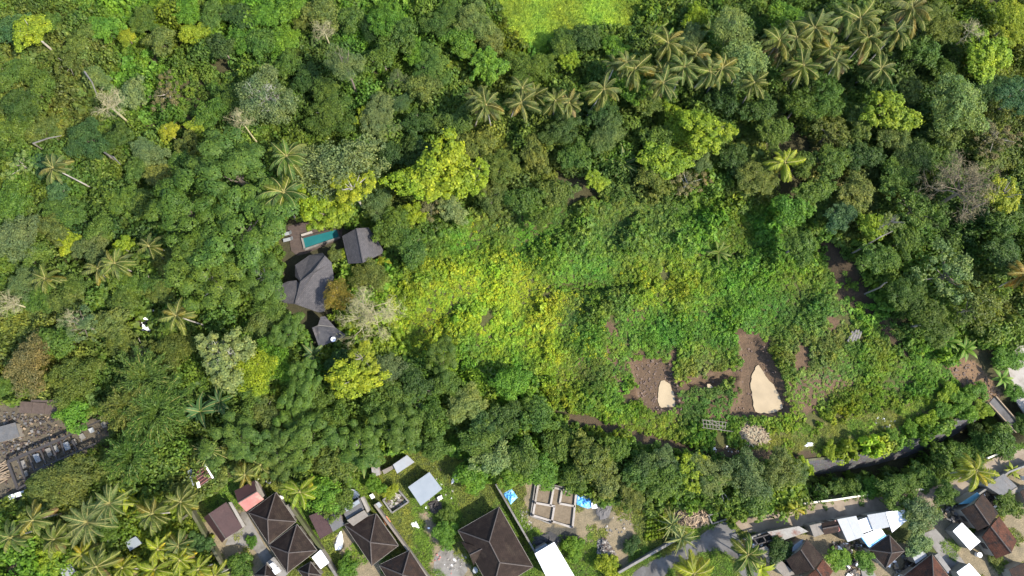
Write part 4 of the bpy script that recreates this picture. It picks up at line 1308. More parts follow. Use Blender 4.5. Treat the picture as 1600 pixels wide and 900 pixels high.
instanced('weeds', X, Y, hgt(X, Y) - .05, pick, np.stack([rng.uniform(-.2, .2, n), rng.uniform(-.2, .2, n), rng.uniform(0, 6.28, n)], -1), np.stack([s, s, s * rng.uniform(.5, 1.1, n) * (.75 + 1.15 * mound)], -1), tn, BUSH)
# lawn and verge grass in the village
TUFT = collection('grass_tuft', [tuft_mesh(200 + i) for i in range(4)] + [tuft_mesh(220 + i, 90, 1.1, (.55, .25), .05, .9) for i in range(4)])
X, Y = scatter(.62, seed=3, y1=26)
px, py = to_px(X, Y)
HARD = DIRTS + [ROAD, LANE, VILLA, SCRAP, [(377, 800), (412, 850), (440, 893), (398, 860), (352, 852)], [(1442, 834), (1462, 826), (1528, 905), (1496, 905)], [(1180, 835), (1600, 720), (1700, 905), (1190, 905)]]
keep = inside(VILLAGE, px, py) & ~mask_any(HARD, px + 2 * np.sin(X * 2), py)
keep |= inside(VILLAGE, px, py) & mask_any(DIRTS, px, py) & (vn(X, Y, .7, 14) > .72)
keep |= inside(STRIP, px + 4 * np.sin(X), py + 3 * np.sin(X * 1.3 + Y))
X, Y, px, py = X[keep], Y[keep], px[keep], py[keep]; n = len(X)
tn = np.where((vn(X, Y, .3, 15) > .5)[:, None], np.array([.155, .25, .035]), np.array([.20, .235, .05])) * rng.uniform(.75, 1.2, (n, 1))
s = rng.uniform(.5, .95, n)
instanced('grass', X, Y, hgt(X, Y), rng.integers(0, 4, n), np.stack([np.zeros(n), np.zeros(n), rng.uniform(0, 6.28, n)], -1), np.stack([s * 1.1, s * 1.1, s * .8], -1), tn, TUFT)
# tall grass at the top edge
X, Y = scatter(.85, seed=4, y0=80, y1=125)
px, py = to_px(X, Y); keep = inside(GRASSFIELD, px + 6 * np.sin(X * .7), py + 4 * np.sin(Y))
X, Y, px, py = X[keep], Y[keep], px[keep], py[keep]; n = len(X)
tn = np.array([.30, .42, .055]) * (.7 + .6 * vn(X, Y, .35, 16))[:, None] * rng.uniform(.85, 1.15, (n, 1))
s = rng.uniform(.8, 1.2, n)
instanced('tall_grass', X, Y, hgt(X, Y), rng.integers(4, 8, n), np.stack([np.zeros(n), np.zeros(n), rng.uniform(-.4, .4, n) + .8 * (vn(X, Y, .2, 17) - .5)], -1), np.stack([s, s, s], -1), tn, TUFT)
# ---------------------------------------------------------------- buildings
def panel(root, pts, mat, thick=.14, name='roof_panel'):
    mb = MB(); mb.prism(local(root, pts), thick); return link(name, mb.mesh(name, mat, True), root)
def shrink(pts, f):
    c = sum(pts, Vector()) / len(pts); return [c + (p - c) * f for p in pts]
def walls(root, pts, ztop, mat=None, f=.88, zb=-.3):
    q = [Vector((p.x, p.y, ztop)) for p in shrink(pts, f)]
    q = local(root, q); mb = MB(); mb.prism(q, 1, down=zb - root.location.z); return link('wall', mb.mesh('wall', mat or M['wallpaint'], True), root)
def openings(root, pts, ztop, f):
    """door and windows set 4 cm proud of the walls."""
    q = [Vector((p.x, p.y, 0)) for p in shrink(pts, f)]; c = sum(q, Vector()) / len(q)
    for i, (a, b) in enumerate(zip(q, q[1:] + q[:1])):
        d = b - a; L = d.length
        if L < 2.5: continue
        d.normalize(); n = Vector((d.y, -d.x, 0)); n = n if n.dot((a + b) / 2 - c) > 0 else -n
        k = max(1, int(L // 3.2))
        for j in range(k):
            m_ = a + d * L * (j + .5) / k + n * .02
            if i == 0 and j == 0: z0, z1, w_, nm, mt = 0, min(2.05, ztop - .3), .9, 'door', M['wood']
            else: z0, z1, w_, nm, mt = .95, min(2.1, ztop - .4), 1.1, 'window', M['darkmetal']
            mb = MB(); mb.bar(*local(root, [m_ - d * w_ / 2 + Vector((0, 0, (z0 + z1) / 2)), m_ + d * w_ / 2 + Vector((0, 0, (z0 + z1) / 2))]), .08, z1 - z0); link(nm, mb.mesh(nm, mt), root)
def ridge(root, a, b, mat=None, r=.11):
    mb = MB(); mb.tube(local(root, [a + Vector((0, 0, .04)), b + Vector((0, 0, .04))]), r, 5); return link('ridge_cap', mb.mesh('ridge_cap', mat or M['ridge']), root)
def hip_house(label, c, peaks, ze, zr, mat, group='brown hip-roofed houses', wallf=.86):
    C4 = [P(x, y, ze) for x, y in c]; K = [P(x, y, zr) for x, y in peaks]
    cen = sum(C4, Vector()) / 4; cen.z = 0
    root = thing('house', label, 'house', cen, 0, group)
    t, r, b, l = C4; k1, k2 = K[0], K[-1]
    if len(K) == 1: F = [[l, t, k1], [t, r, k1], [r, b, k1], [b, l, k1]]
    else: F = [[l, t, k1], [t, r, k2, k1], [r, b, k2], [b, l, k1, k2]]; ridge(root, k1, k2)
    for f in F: panel(root, f, mat)
    for a, k in ((l, k1), (t, k1), (r, k2), (b, k2)): ridge(root, a, k)
    walls(root, C4, ze - .15, f=wallf); openings(root, C4, ze, wallf)
    for a, b2 in ((l, t), (t, r), (r, b), (b, l)):
        mb = MB(); d = Vector((0, 0, -.14)); mb.bar(*local(root, [a + d, b2 + d]), .10, .22); link('fascia', mb.mesh('fascia', M['wallpaint']), root)
    return root
def gable_house(label, e1, rdg, e2, ze, zr, mat, group='gable-roofed houses', mat2=None):
    E1 = [P(x, y, ze) for x, y in e1]; E2 = [P(x, y, ze) for x, y in e2]; K = [P(x, y, zr) for x, y in rdg]
    cen = sum(E1 + E2, Vector()) / 4; cen.z = 0
    root = thing('house', label, 'house', cen, 0, group)
    panel(root, [E1[0], E1[1], K[1], K[0]], mat); panel(root, [K[0], K[1], E2[1], E2[0]], mat2 or mat)
    ridge(root, *K); walls(root, [E1[0], E1[1], E2[1], E2[0]], ze - .12, f=.9); openings(root, [E1[0], E1[1], E2[1], E2[0]], ze, .9)
    for i in (0, 1):
        mb = MB(); q = shrink([E1[i], K[i], E2[i]], .9); q = local(root, [v + (cen + Vector((0, 0, v.z)) - v) * .06 for v in q])
        n = (q[1] - q[0]).cross(q[2] - q[0]).normalized() * .12
        mb.poly(q); mb.poly([v + n for v in q][::-1]); link('gable_wall', mb.mesh('gable', M['wallpaint']), root)
    return root
def shed(label, quad, z, mat, n=2, name='shed', cat='shed', group=None, wall=True, wmat=None, overlap=.02, axis=0, posts=False, thick=.07):
    """sheet roof on walls or posts; z one height or four; n sheets side by side."""
    zs = z if isinstance(z, (list, tuple)) else [z] * 4
    Q = [P(x, y, h) for (x, y), h in zip(quad, zs)]
    cen = sum(Q, Vector()) / len(Q); cen.z = hz(cen)
    root = thing(name, label, cat, cen, 0, group)
    if len(Q) == 4:
        a, b, c, d = Q if axis == 0 else (Q[1], Q[2], Q[3], Q[0])
        for i in range(n):
            s, e = i / n, (i + 1) / n
            dz = Vector((0, 0, overlap * (i % 2)))
            panel(root, [a.lerp(b, s) + dz, a.lerp(b, e) + dz, d.lerp(c, e) + dz, d.lerp(c, s) + dz], mat, thick, 'roof_sheet')
    else: panel(root, Q, mat, thick, 'roof_sheet')
    if wall: walls(root, Q, min(zs) - .1, wmat, .9)
    if posts:
        for q in shrink(Q, .92):
            mb = MB(); mb.bar(*local(root, [Vector((q.x, q.y, cen.z - .2)), Vector((q.x, q.y, q.z - .08))]), .12); link('post', mb.mesh('post', M['darkmetal']), root)
    return root
def wall_run(label, pts, h, th, mat, group=None, name='boundary_wall', seg=3.2):
    V = [PG(x, y, 0) for x, y in pts]; root = thing(name, label, 'wall', V[0], 0, group)
    for a, b in zip(V, V[1:]):
        k = max(1, round((b - a).length / seg))
        for i in range(k):
            p, q = a.lerp(b, i / k), a.lerp(b, (i + 1) / k)
            mb = MB(); hh = h + .03 * (i % 2); mb.bar(*local(root, [p + Vector((0, 0, hh / 2 - .1)), q + Vector((0, 0, hh / 2 - .1))]), th, hh + .2); link('wall_segment', mb.mesh('wall_segment', mat), root)
    return root
def crumple(name, label, cat, poly, mat, amp=.25, z=.06, seed=0, cut=2, group=None, kind=None):
    """crumpled sheet or heap lying on the ground: fan of rings with random folds."""
    r = random.Random(seed); e_ = [(a[0] + (b[0] - a[0]) * k / 3 + r.uniform(-.7, .7), a[1] + (b[1] - a[1]) * k / 3 + r.uniform(-.7, .7)) for a, b in zip(poly, poly[1:] + poly[:1]) for k in range(3)]; V = [PG(x, y, 0) for x, y in e_]; c = sum(V, Vector()) / len(V); n = len(V)
    mb = MB(); vs = []; rings = 5
    for j in range(rings):
        f = 1 - j / rings
        for v in V: vs.append(((v.x - c.x) * f * r.uniform(.93, 1.07), (v.y - c.y) * f * r.uniform(.93, 1.07), z + amp * (1 - f) ** .6 * r.uniform(.3, 1.5) + (r.uniform(0, .06))))
    vs.append((0, 0, z + amp))
    fs = []
    for j in range(rings - 1):
        for i in range(n): fs.append((j * n + i, j * n + (i + 1) % n, (j + 1) * n + (i + 1) % n, (j + 1) * n + i))
    for i in range(n): fs.append(((rings - 1) * n + i, (rings - 1) * n + (i + 1) % n, rings * n))
    b = len(vs)
    vs += [(x, y, -.1) for x, y, _ in vs[:n]]
    for i in range(n): fs.append((i, b + i, b + (i + 1) % n, (i + 1) % n))
    me = bpy.data.meshes.new(name); me.from_pydata(vs, [], fs); me.materials.append(mat)
    o = link(name, me, loc=(c.x, c.y, hz(c))); return tag(o, label, cat, group, kind)
def chunks(name, polys, n, dims, mats, seed, mound=0, long=False, label=None, skip=()):
    """loose debris nobody could count: joined small blocks or sticks, kind stuff."""
    r = random.Random(seed); mb = MB(); k = 0
    while k < n:
        pl = polys[r.randrange(len(polys))]
        x = r.uniform(min(p[0] for p in pl), max(p[0] for p in pl)); y = r.uniform(min(p[1] for p in pl), max(p[1] for p in pl))
        if not bool(inside(pl, np.array([x]), np.array([y]))[0]): continue
        if any(bool(inside(q, np.array([x]), np.array([y]))[0]) for q in skip): continue
        d = float(polydist(pl, np.array([x]), np.array([y]))[0])
        p = PG(x, y, 0); p.z += .05 + mound * min(1, d / 9) * r.uniform(.55, 1.0)
        a = r.uniform(0, 6.28); L = r.uniform(*dims) * (2.6 if long else 1); w_ = L * (.10 if long else r.uniform(.4, .9))
        dv = Vector((math.cos(a) * L / 2, math.sin(a) * L / 2, r.uniform(-.15, .25) * L))
        mb.bar(p - dv, p + dv, w_, w_ * r.uniform(.3, .9), r.randrange(len(mats))); k += 1
    return tag(link(name, mb.mesh(name, mats)), label, kind='stuff')

HB = M['tile_brown']
hip_house('brown hip-roofed house beside the golden palm, upper of the twin houses', [(431, 769), (462.5, 815), (420, 850), (388, 801)], [(418.2, 811.6)], 3.2, 5.7, HB)
hip_house('brown hip-roofed house joined below its twin beside the grassy alley', [(463.8, 819), (495, 860), (449, 895), (420, 852)], [(451, 863.8)], 3.3, 5.8, HB)
hip_house('brown pyramid-roofed house with the beige box room at its back', [(587.5, 802.5), (622.5, 852.5), (581, 883.8), (538, 820)], [(578.8, 847.5)], 3.2, 5.8, HB)
hip_house('brown mottled roof cut by the bottom edge beside the long alley wall', [(640, 860), (673, 911), (626, 938), (592, 883)], [(629, 898)], 3.2, 5.7, M['tile_mix'])
bh = hip_house('biggest brown hip-roofed house on the lawn, with a small side gable', [(780, 792), (833, 885.5), (769, 925), (715.6, 829)], [(764.5, 846.7), (781, 879)], 3.6, 7.0, HB)
g = [P(717, 851, 3.4), P(752, 858, 4.9), P(740, 864, 4.9), P(737, 886, 3.4)]
k1, k2 = P(754, 857, 5.3), P(733, 868, 4.6)
panel(bh, [P(720, 846, 3.75), P(754, 857, 5.5), P(734, 867, 4.9)], HB); panel(bh, [P(754, 857, 5.5), P(740, 884, 3.75), P(734, 867, 4.9)], HB); ridge(bh, P(754, 857, 5.5), P(734, 867, 4.9))
hip_house('small dark hip roof at the bottom edge below the paved courtyard', [(416, 881), (436, 904), (414, 925), (397, 898)], [(414, 899)], 2.9, 4.8, HB, 'small roofs at the bottom edge')
hip_house('small dark hip roof beside the white roof panel at the bottom edge', [(485, 878), (502, 899), (484, 915), (465, 890)], [(482, 896)], 2.9, 4.8, HB, 'small roofs at the bottom edge')
hip_house('brown weathered hip roof below the blue-edged white sheet', [(1389.5, 836), (1413, 861), (1384, 888), (1357.5, 859)], [(1393, 864)], 3.0, 5.2, M['tile_mix'], 'tiled houses below the lane')
hip_house('reddish clay hip roof at the bottom edge beside the grey side lane', [(1456, 866), (1484, 902), (1450, 932), (1412, 900)], [(1458, 903)], 3.0, 5.6, M['tile_red'], 'tiled houses below the lane')
gable_house('brown-roofed house with one reddish faded edge beside the mossy boundary wall', [(353.5, 784.5), (379, 824.5)], [(326.5, 802.5), (352.5, 841.5)], [(318, 809), (346.7, 848)], 3.0, 4.4, M['redsheet'])
gable_house('brown gabled house beside the rusty patched roof', [(1260.7, 841.5), (1286, 870.7)], [(1251, 859), (1272, 889.6)], [(1228.6, 874.5), (1243, 899)], 3.2, 5.0, M['tile_brown'])
gable_house('dark brown gabled house with the turquoise sheet against its end', [(1535.6, 770.5), (1560, 802)], [(1522.5, 787), (1546, 820.6)], [(1501.5, 797), (1527.5, 829.5)], 3.2, 5.0, M['tile_mix'])
gable_house('red-brown gabled house adjoining the dark brown gabled one', [(1561.5, 807), (1589, 845)], [(1548, 823), (1580, 864)], [(1534.5, 839.5), (1556.6, 873)], 3.1, 4.8, M['tile_red'], mat2=M['tile_red'])
gable_house('orange-red tiled roof at the bottom edge below the brown gable', [(1286, 874), (1302, 892)], [(1276, 889), (1290, 909)], [(1258, 903), (1272, 922)], 2.8, 4.2, M['tile_red'])
gable_house('small maroon-roofed house with one faded pink slope', [(366, 767), (397, 751)], [(372, 785.5), (401, 768)], [(384.5, 799.5), (412.5, 780)], 3.0, 3.9, M['redsheet'], mat2=M['pinksheet'])
gable_house('tiny dark gabled roof with a pink sheet at its end', [(1283.5, 817), (1308, 813)], [(1285, 826), (1309.5, 821.5)], [(1287.5, 836), (1311, 831)], 2.6, 3.3, M['tile_mix'])

shed('narrow cream gutter slab along the reddish-edged brown roof', [(357, 785), (361.5, 784.5), (383, 821), (379, 824.5)], 3.05, M['wallpaint'], 1, 'roof_slab', 'slab', wall=False, thick=.3)
shed('pale strip slab leaning on the pink and maroon house', [(398, 750.5), (402, 752), (413, 774), (410, 778)], 2.9, M['tansheet'], 1, 'roof_slab', 'slab', wall=False, thick=.25)
shed('blue-grey lean-to panel of the striped red shed', [(291.6, 737), (299, 733), (309, 754.5), (301.5, 759)], 2.3, M['bluesheet'], 1, group='small sheds by the trees', posts=True, wall=False)
sr = shed('striped red sheet-roofed shed half under a spiky palm', [(305, 737), (322, 726), (332, 746), (310, 762)], [2.5, 2.6, 2.6, 2.5], M['redsheet'], 1, group='small sheds by the trees')
for i in range(5):
    a = P(305, 737, 2.6).lerp(P(310, 762, 2.6), (i + .5) / 5); b = P(322, 726, 2.7).lerp(P(332, 746, 2.7), (i + .5) / 5)
    mb = MB(); mb.bar(*local(sr, [a, b]), .09, .08); link('batten', mb.mesh('batten', M['pinksheet']), sr)
mb = MB(); mb.bar(*local(sr, [P(309, 753, 2.62), P(311, 762, 2.62)]), .5, .12); mb.bar(*local(sr, [P(320, 726, 2.72), P(333, 747, 2.72)]), .25, .1); link('white_flashing', mb.mesh('flashing', M['whitecloth']), sr)
shed('pale blue-grey metal roof standing alone on the village lawn', [(637.5, 761), (671, 737.5), (691, 764), (657.5, 790.5)], [2.6, 2.9, 2.9, 2.6], M['bluesheet'], 4)
shed('grey corrugated shed roof at the edge of the trees', [(614, 726), (636, 711), (647.5, 722), (620.5, 740)], 2.5, M['palesheet'], 3, group='small sheds by the trees')
shed('ragged pinkish rusty shed roof beside the banana plant', [(579, 722), (591, 718), (594, 742), (582, 745)], 2.3, M['rustsheet'], 2, group='small sheds by the trees')
shed('thin grey lean-to joined to the corrugated shed', [(597, 735), (614, 727), (616, 731), (600, 741)], 2.0, M['tansheet'], 1, group='small sheds by the trees')
shed('rust-brown flat roof tucked beside the grassy alley', [(482.5, 806), (503, 798), (520, 831), (500.5, 842.5)], 2.7, M['redsheet'], 3, group='flat roofs by the middle hip roof')
shed('plain grey flat roof beside the rust-brown one', [(504, 797.5), (526, 793), (538, 820), (520.5, 831)], 2.9, M['greysheet'], 2, group='flat roofs by the middle hip roof')
shed('beige ribbed box-room roof behind the brown pyramid roof', [(542, 813), (569, 797), (575.5, 806), (552, 822)], 3.8, M['tansheet'], 6, group='flat roofs by the middle hip roof')
shed('dark flat roof with a blue-grey light panel beside the beige box room', [(533.5, 796), (562, 777.5), (569, 795.5), (542, 812)], 3.0, M['greysheet'], 1, group='flat roofs by the middle hip roof')
shed('blue-grey translucent strip panel on the dark flat roof', [(538, 794), (560, 780.5), (562.5, 786), (541, 799.5)], 3.2, M['bluesheet'], 2, 'roof_light', 'roof light', wall=False)
shed('narrow pale wall slab beside the box room', [(563, 778), (567, 776), (577, 797), (574, 801)], 3.3, M['wallpaint'], 1, 'roof_slab', 'slab', wall=False, thick=1.5)
shed('white roof panel with grey parapet at the bottom of the grassy alley', [(487, 871), (501, 859), (514.4, 879), (501, 889)], 2.8, M['whitesheet'], 2)
shed('grey concrete terrace roof below the twin hip roofs', [(415, 880), (428, 870), (450, 897), (436, 908)], 2.6, M['concrete'], 1, 'terrace_roof', 'roof')
for q, l in (([(421, 882), (426, 879), (432, 886), (427, 890)], 'white water tank cover on the grey terrace roof'), ([(425, 891), (433, 886), (438, 893), (430, 898)], 'larger white box on the grey terrace roof')):
    shed(l, q, 3.4, M['whitesheet'], 1, 'roof_box', 'box', wall=True, wmat=M['whitecloth'])
shed('tall brilliant white sheet roof at the bottom edge beside the foundation plot', [(835.5, 865), (866, 847), (901, 906), (857, 908)], [4.2, 4.2, 4.6, 4.6], M['whitesheet'], 1)
shed('small grey lean-to above the brilliant white roof', [(836, 859), (853, 849), (856, 852), (838, 863)], 2.8, M['bluesheet'], 1)
# east village
WG = 'white and grey sheet roofs along the lane'
shed('pale grey sheet roof with small dark stains, first of the white row', [(1308, 811.5), (1337.6, 806), (1351, 838), (1324.5, 847)], 3.0, M['palesheet'], 2, group=WG)
shed('small white sheet roof set lower between two pale grey roofs', [(1340, 813.5), (1355.5, 808), (1364, 828), (1348.5, 833)], 2.7, M['whitesheet'], 1, group=WG)
shed('smooth pale grey sheet roof in the middle of the white row', [(1355, 804.6), (1383.3, 800), (1393, 822.5), (1364.5, 829)], 3.0, M['palesheet'], 1, group=WG)
w4 = shed('dazzling white wedge roof with a pale blue corner, end of the white row', [(1383.7, 800), (1413, 796.5), (1421, 810), (1394, 832)], 3.1, M['whitesheet'], 2, group=WG)
panel(w4, [P(1413.4, 796.5, 3.12), P(1419, 799, 3.12), P(1424, 808, 3.12), P(1421.4, 810, 3.12)], M['turq'], .07, 'blue_corner')
w5 = shed('white sheet roof with blue edging above the weathered hip roof', [(1345, 837), (1376, 825), (1383, 835), (1358, 853.5)], 2.9, M['whitesheet'], 2, group=WG)
mb = MB(); mb.bar(*local(w5, [P(1358, 854.4, 2.86), P(1383.5, 836, 2.86)]), .22, .3); mb.bar(*local(w5, [P(1345, 838, 2.86), P(1357.5, 854.2, 2.86)]), .2, .3); link('blue_edging', mb.mesh('edging', M['tarp']), w5)
shed('long patched roof of white and rusty sheets beside the lane', [(1199, 831), (1248, 822), (1263, 830.5), (1216, 847)], [2.7, 2.7, 2.5, 2.5], M['rustsheet'], 6)
shed('grey-blue triangular sheet roof end between rusty roof and brown gable', [(1239, 853), (1255, 842), (1252, 857), (1238, 862)], 2.9, M['bluesheet'], 1)
shed('cream square roof beside the tiny dark gable', [(1265, 821), (1283, 817), (1287.5, 834), (1272, 839.5)], 2.8, M['tansheet'], 2)
shed('narrow pink sheet standing at the end of the tiny dark gable', [(1304, 813), (1308, 812), (1313, 829), (1310, 831)], 2.7, M['pinksheet'], 1, 'roof_sheet_strip', 'sheet', wall=False)
shed('long beige ribbed sheet roof beside the dark round bush', [(1184, 858), (1197, 853), (1243, 897), (1226, 902)], 2.4, M['tansheet'], 8)
shed('white rectangular roof standing alone beside the red-brown house', [(1489, 830), (1503, 816.6), (1532, 846), (1516, 860)], [2.7, 2.7, 2.8, 2.8], M['whitesheet'], 2)
shed('bluish white roof corner at the bottom edge below the grey side lane', [(1495, 894), (1514.6, 880), (1536, 904), (1512, 918)], 2.7, M['whitesheet'], 1)
shed('dark grey sheet roof beside the bend of the lane', [(1540, 759), (1568, 740), (1589, 760), (1565, 775)], [3.0, 3.2, 3.0, 2.9], M['greysheet'], 4)
shed('beige lean-to strip below the dark grey sheet roof', [(1565, 776), (1589.5, 761), (1590, 769), (1567, 781)], [2.5, 2.5, 2.0, 2.0], M['tansheet'], 2)
shed('turquoise sheet roof strip beside the dark brown gabled house', [(1498, 788), (1527, 769), (1531, 773), (1520, 786), (1502, 794)], 2.8, M['turq'], 1)
shed('grey cross-braced flat roof beneath the pale garden tree', [(1425, 868), (1440, 858), (1449, 868), (1431, 881)], 2.6, M['palesheet'], 1)
shed('grey parapet slab along the reddish clay hip roof', [(1460, 868), (1467, 864), (1486, 890), (1480, 894)], 3.1, M['concrete'], 1, 'roof_slab', 'slab', thick=.4)
shed('dark roof with pale border at the bottom right corner by the sandy yard' .replace(' right', ''), [(1577, 890), (1602, 878), (1620, 915), (1590, 920)], 2.8, M['tile_mix'], 1)
shed('grey shed roof cut by the edge beside the lane houses', [(1594, 768), (1612, 756), (1625, 785), (1606, 795)], 2.8, M['tile_mix'], 1)
shed('grey flat slab among the bottom edge houses', [(1345, 890), (1362, 888), (1372, 905), (1350, 910)], .4, M['concrete'], 1, 'concrete_slab', 'slab', wall=False, thick=.5)
# palm grove sheds
shed('grey tin shelter roof hidden in the golden palm grove', [(195, 847), (212, 838), (222, 849), (203, 861)], 2.6, M['bluesheet'], 2, group='shelters in the palm grove')
shed('pinkish white shelter roof on the sandy yard', [(30, 876), (46, 868), (51, 873), (35, 881)], 2.3, M['rustsheet'], 2, group='shelters in the palm grove')
shed('whitish shelter roof at the bottom edge in the palm grove', [(92, 889), (110, 882), (118, 893), (100, 905)], 2.3, M['palesheet'], 2, group='shelters in the palm grove')

# walls between plots
MW = 'plot walls of the village'
wall_run('mossy boundary wall between the palm grove and the courtyard', [(304.5, 798), (363, 899)], 1.7, .5, M['mosswall'], MW)
wall_run('short mossy wall spur at the corner of the palm grove', [(290, 810), (303.5, 799)], 1.5, .35, M['mosswall'], MW)
wall_run('mossy green topped wall along the grassy alley', [(458, 790), (506, 858)], 1.6, .55, M['mosswall'], MW)
wall_run('pale plastered wall along the twin hip roofs', [(452.5, 788), (464, 805)], 1.8, .3, M['concrete'], MW)
wall_run('grey parapet wall beside the white roof panel', [(505, 858), (530, 898)], 2.0, .45, M['concrete'], MW)
wall_run('long brown plot wall running down past the orange box', [(588, 787), (672, 902)], 2.0, .35, M['tansheet'], MW)
wall_run('long pale wall beside the biggest hip roof', [(774.5, 755.5), (836, 862)], 1.9, .3, M['concrete'], MW)
wall_run('grey back wall behind the unfinished foundation', [(826, 750), (880, 761), (932, 771), (982, 786)], 1.1, .25, M['concrete'], MW)
wall_run('long grey wall along the curving road', [(964, 893), (1058, 839)], 1.5, .4, M['concrete'], MW)
wall_run('pale wall along the lane below the golden leaning palm', [(1496, 788), (1540, 757), (1567, 737), (1604, 723)], 1.7, .3, M['concrete'], MW)
wall_run('wall between the lane and the patched rusty roof', [(1160, 842), (1199, 828)], 1.2, .25, M['concrete'], MW)
pen = thing('ruined_pen', 'small roofless pen with low pale walls and rubble inside', 'ruin', PG(619, 783))
for a, b in (((599, 781), (622.5, 765)), ((622.5, 765), (639, 784)), ((639, 784), (613, 801)), ((613, 801), (599, 781))):
    mb = MB(); mb.bar(*local(pen, [PG(*a, .4), PG(*b, .4)]), .25, 1.1); link('wall', mb.mesh('pen_wall', M['concrete']), pen)
chunks('rubble', [[(603, 781), (622, 769), (634, 784), (614, 797)]], 60, (.2, .8), [M['paleconcrete'], M['concrete'], M['wood']], 5)

# ---------------------------------------------------------------- unfinished foundation
fd = thing('house_foundation', 'unfinished house foundation of pale low walls around bare soil', 'foundation', PG(866, 790))
FC = {'tl': (841, 756.5), 'tr': (900, 769.7), 'br': (894.4, 824), 'bl': (832.5, 805)}
mb = MB(); mb.prism(local(fd, [PG(*FC[k], .28) for k in ('tl', 'tr', 'br', 'bl')]), .6); link('soil_fill', mb.mesh('soil', surf('filled_soil', (.13, .10, .065), (.21, .165, .11), 2.2, .95, .8, detail=10)), fd)
for a, b in ((FC['tl'], FC['tr']), (FC['tr'], FC['br']), (FC['br'], FC['bl']), (FC['bl'], FC['tl']), ((865, 762), (860, 790)), ((878, 765), (874.5, 786)), ((836, 785.5), (867, 791)), ((874, 786.5), (898, 791)), ((866, 791), (862, 815.5))):
    mb = MB(); mb.bar(*local(fd, [PG(*a, .32), PG(*b, .32)]), .36, .75); link('foundation_wall', mb.mesh('foundation_wall', M['paleconcrete']), fd)
for p in (FC['tl'], FC['tr'], FC['br'], FC['bl'], (865, 760), (878, 763.5), (836, 785.5), (861.5, 816.5)):
    mb = MB(); mb.bar(*local(fd, [PG(*p, -.1), PG(*p, 1.1)]), .32); link('post_stub', mb.mesh('post_stub', M['darkmetal']), fd)
wall_run('pale low outer wall strip along the foundation', [(836.5, 753.5), (829, 806), (860, 818)], .5, .22, M['concrete'], MW)
crumple('blue_tarp', 'crumpled blue tarpaulin heaped against the foundation', 'tarp', [(900, 772), (912, 773), (926, 777), (929, 786), (922, 795), (908, 791), (900, 787)], M['tarp'], .55, seed=3, group='blue tarps')
crumple('blue_tarp', 'blue tarpaulin folded square beside the long pale wall', 'tarp', [(786, 771), (799, 764), (810, 777), (798, 788)], M['tarp'], .5, seed=8, group='blue tarps')
shed('white board lying at the corner of the blue tarpaulin', [(924, 786), (932, 784), (933.5, 794), (925, 795)], .7, M['whitesheet'], 1, 'board', 'board', wall=False)
chunks('rubble_heap', [[(934, 843), (944, 840), (953, 852), (962, 866), (957, 874), (940, 877), (933, 866)]], 520, (.18, .5), [M['paleconcrete'], M['concrete'], M['greysheet'], M['wood']], 3, .9)
chunks('rubble', [[(812, 795), (826, 800), (832, 825), (826, 835), (815, 815)], [(935, 800), (1005, 815), (985, 870), (950, 835)], [(735, 845), (740, 880), (700, 895), (690, 860)]], 120, (.15, .42), [M['paleconcrete'], M['concrete'], M['concrete']], 4)
crumple('black_heap', 'black ash heap between foundation and brilliant white roof', 'heap', [(832, 838), (860, 830), (880, 842), (874, 856), (858, 846), (838, 858), (830, 850)], surf('ash', (.03, .03, .032), (.075, .072, .07), 3, bump=.8), .35, seed=5)
crumple('dark_sand_heap', 'dark grey sand spread beyond the blue tarpaulin', 'heap', [(935, 786), (948, 781), (956, 792), (952, 808), (938, 812), (930, 800)], surf('dark_sand', (.10, .096, .092), (.15, .14, .135), 2), .25, seed=6)
chunks('wood_heap', [[(1055, 798), (1072, 792), (1105, 800), (1108, 815), (1090, 824), (1066, 820), (1056, 812)]], 420, (.25, .6), [M['drywood'], M['drywood'], M['wood'], surf('split_wood', (.42, .29, .17), (.58, .43, .28), 3)], 7, 1.1, True)
chunks('red_scrap', [[(1050, 782), (1060, 772), (1080, 775), (1074, 790), (1056, 796)]], 140, (.2, .5), [M['redsheet'], M['wood'], M['whitecloth'], M['darkmetal']], 8, .6, True)
chunks('straw', [STRAW], 420, (.35, .7), [surf('straw_stalk', (.30, .25, .16), (.40, .34, .22), 3), M['drywood']], 9, .5, True)
pit = thing('concrete_pit', 'open concrete box pit beside the tan wood heap', 'pit', PG(1120, 808))
for a, b in (((1106, 805), (1129, 799)), ((1129, 799), (1134, 811)), ((1134, 811), (1112, 818)), ((1112, 818), (1106, 805))):
    mb = MB(); mb.bar(*local(pit, [PG(*a, .35), PG(*b, .35)]), .22, .9); link('wall', mb.mesh('pit_wall', M['concrete']), pit)
mb = MB(); mb.prism(local(pit, [PG(*p, .06) for p in ((1106, 805), (1129, 799), (1134, 811), (1112, 818))]), .2); link('bottom', mb.mesh('pit_bottom', M['darkmetal']), pit)

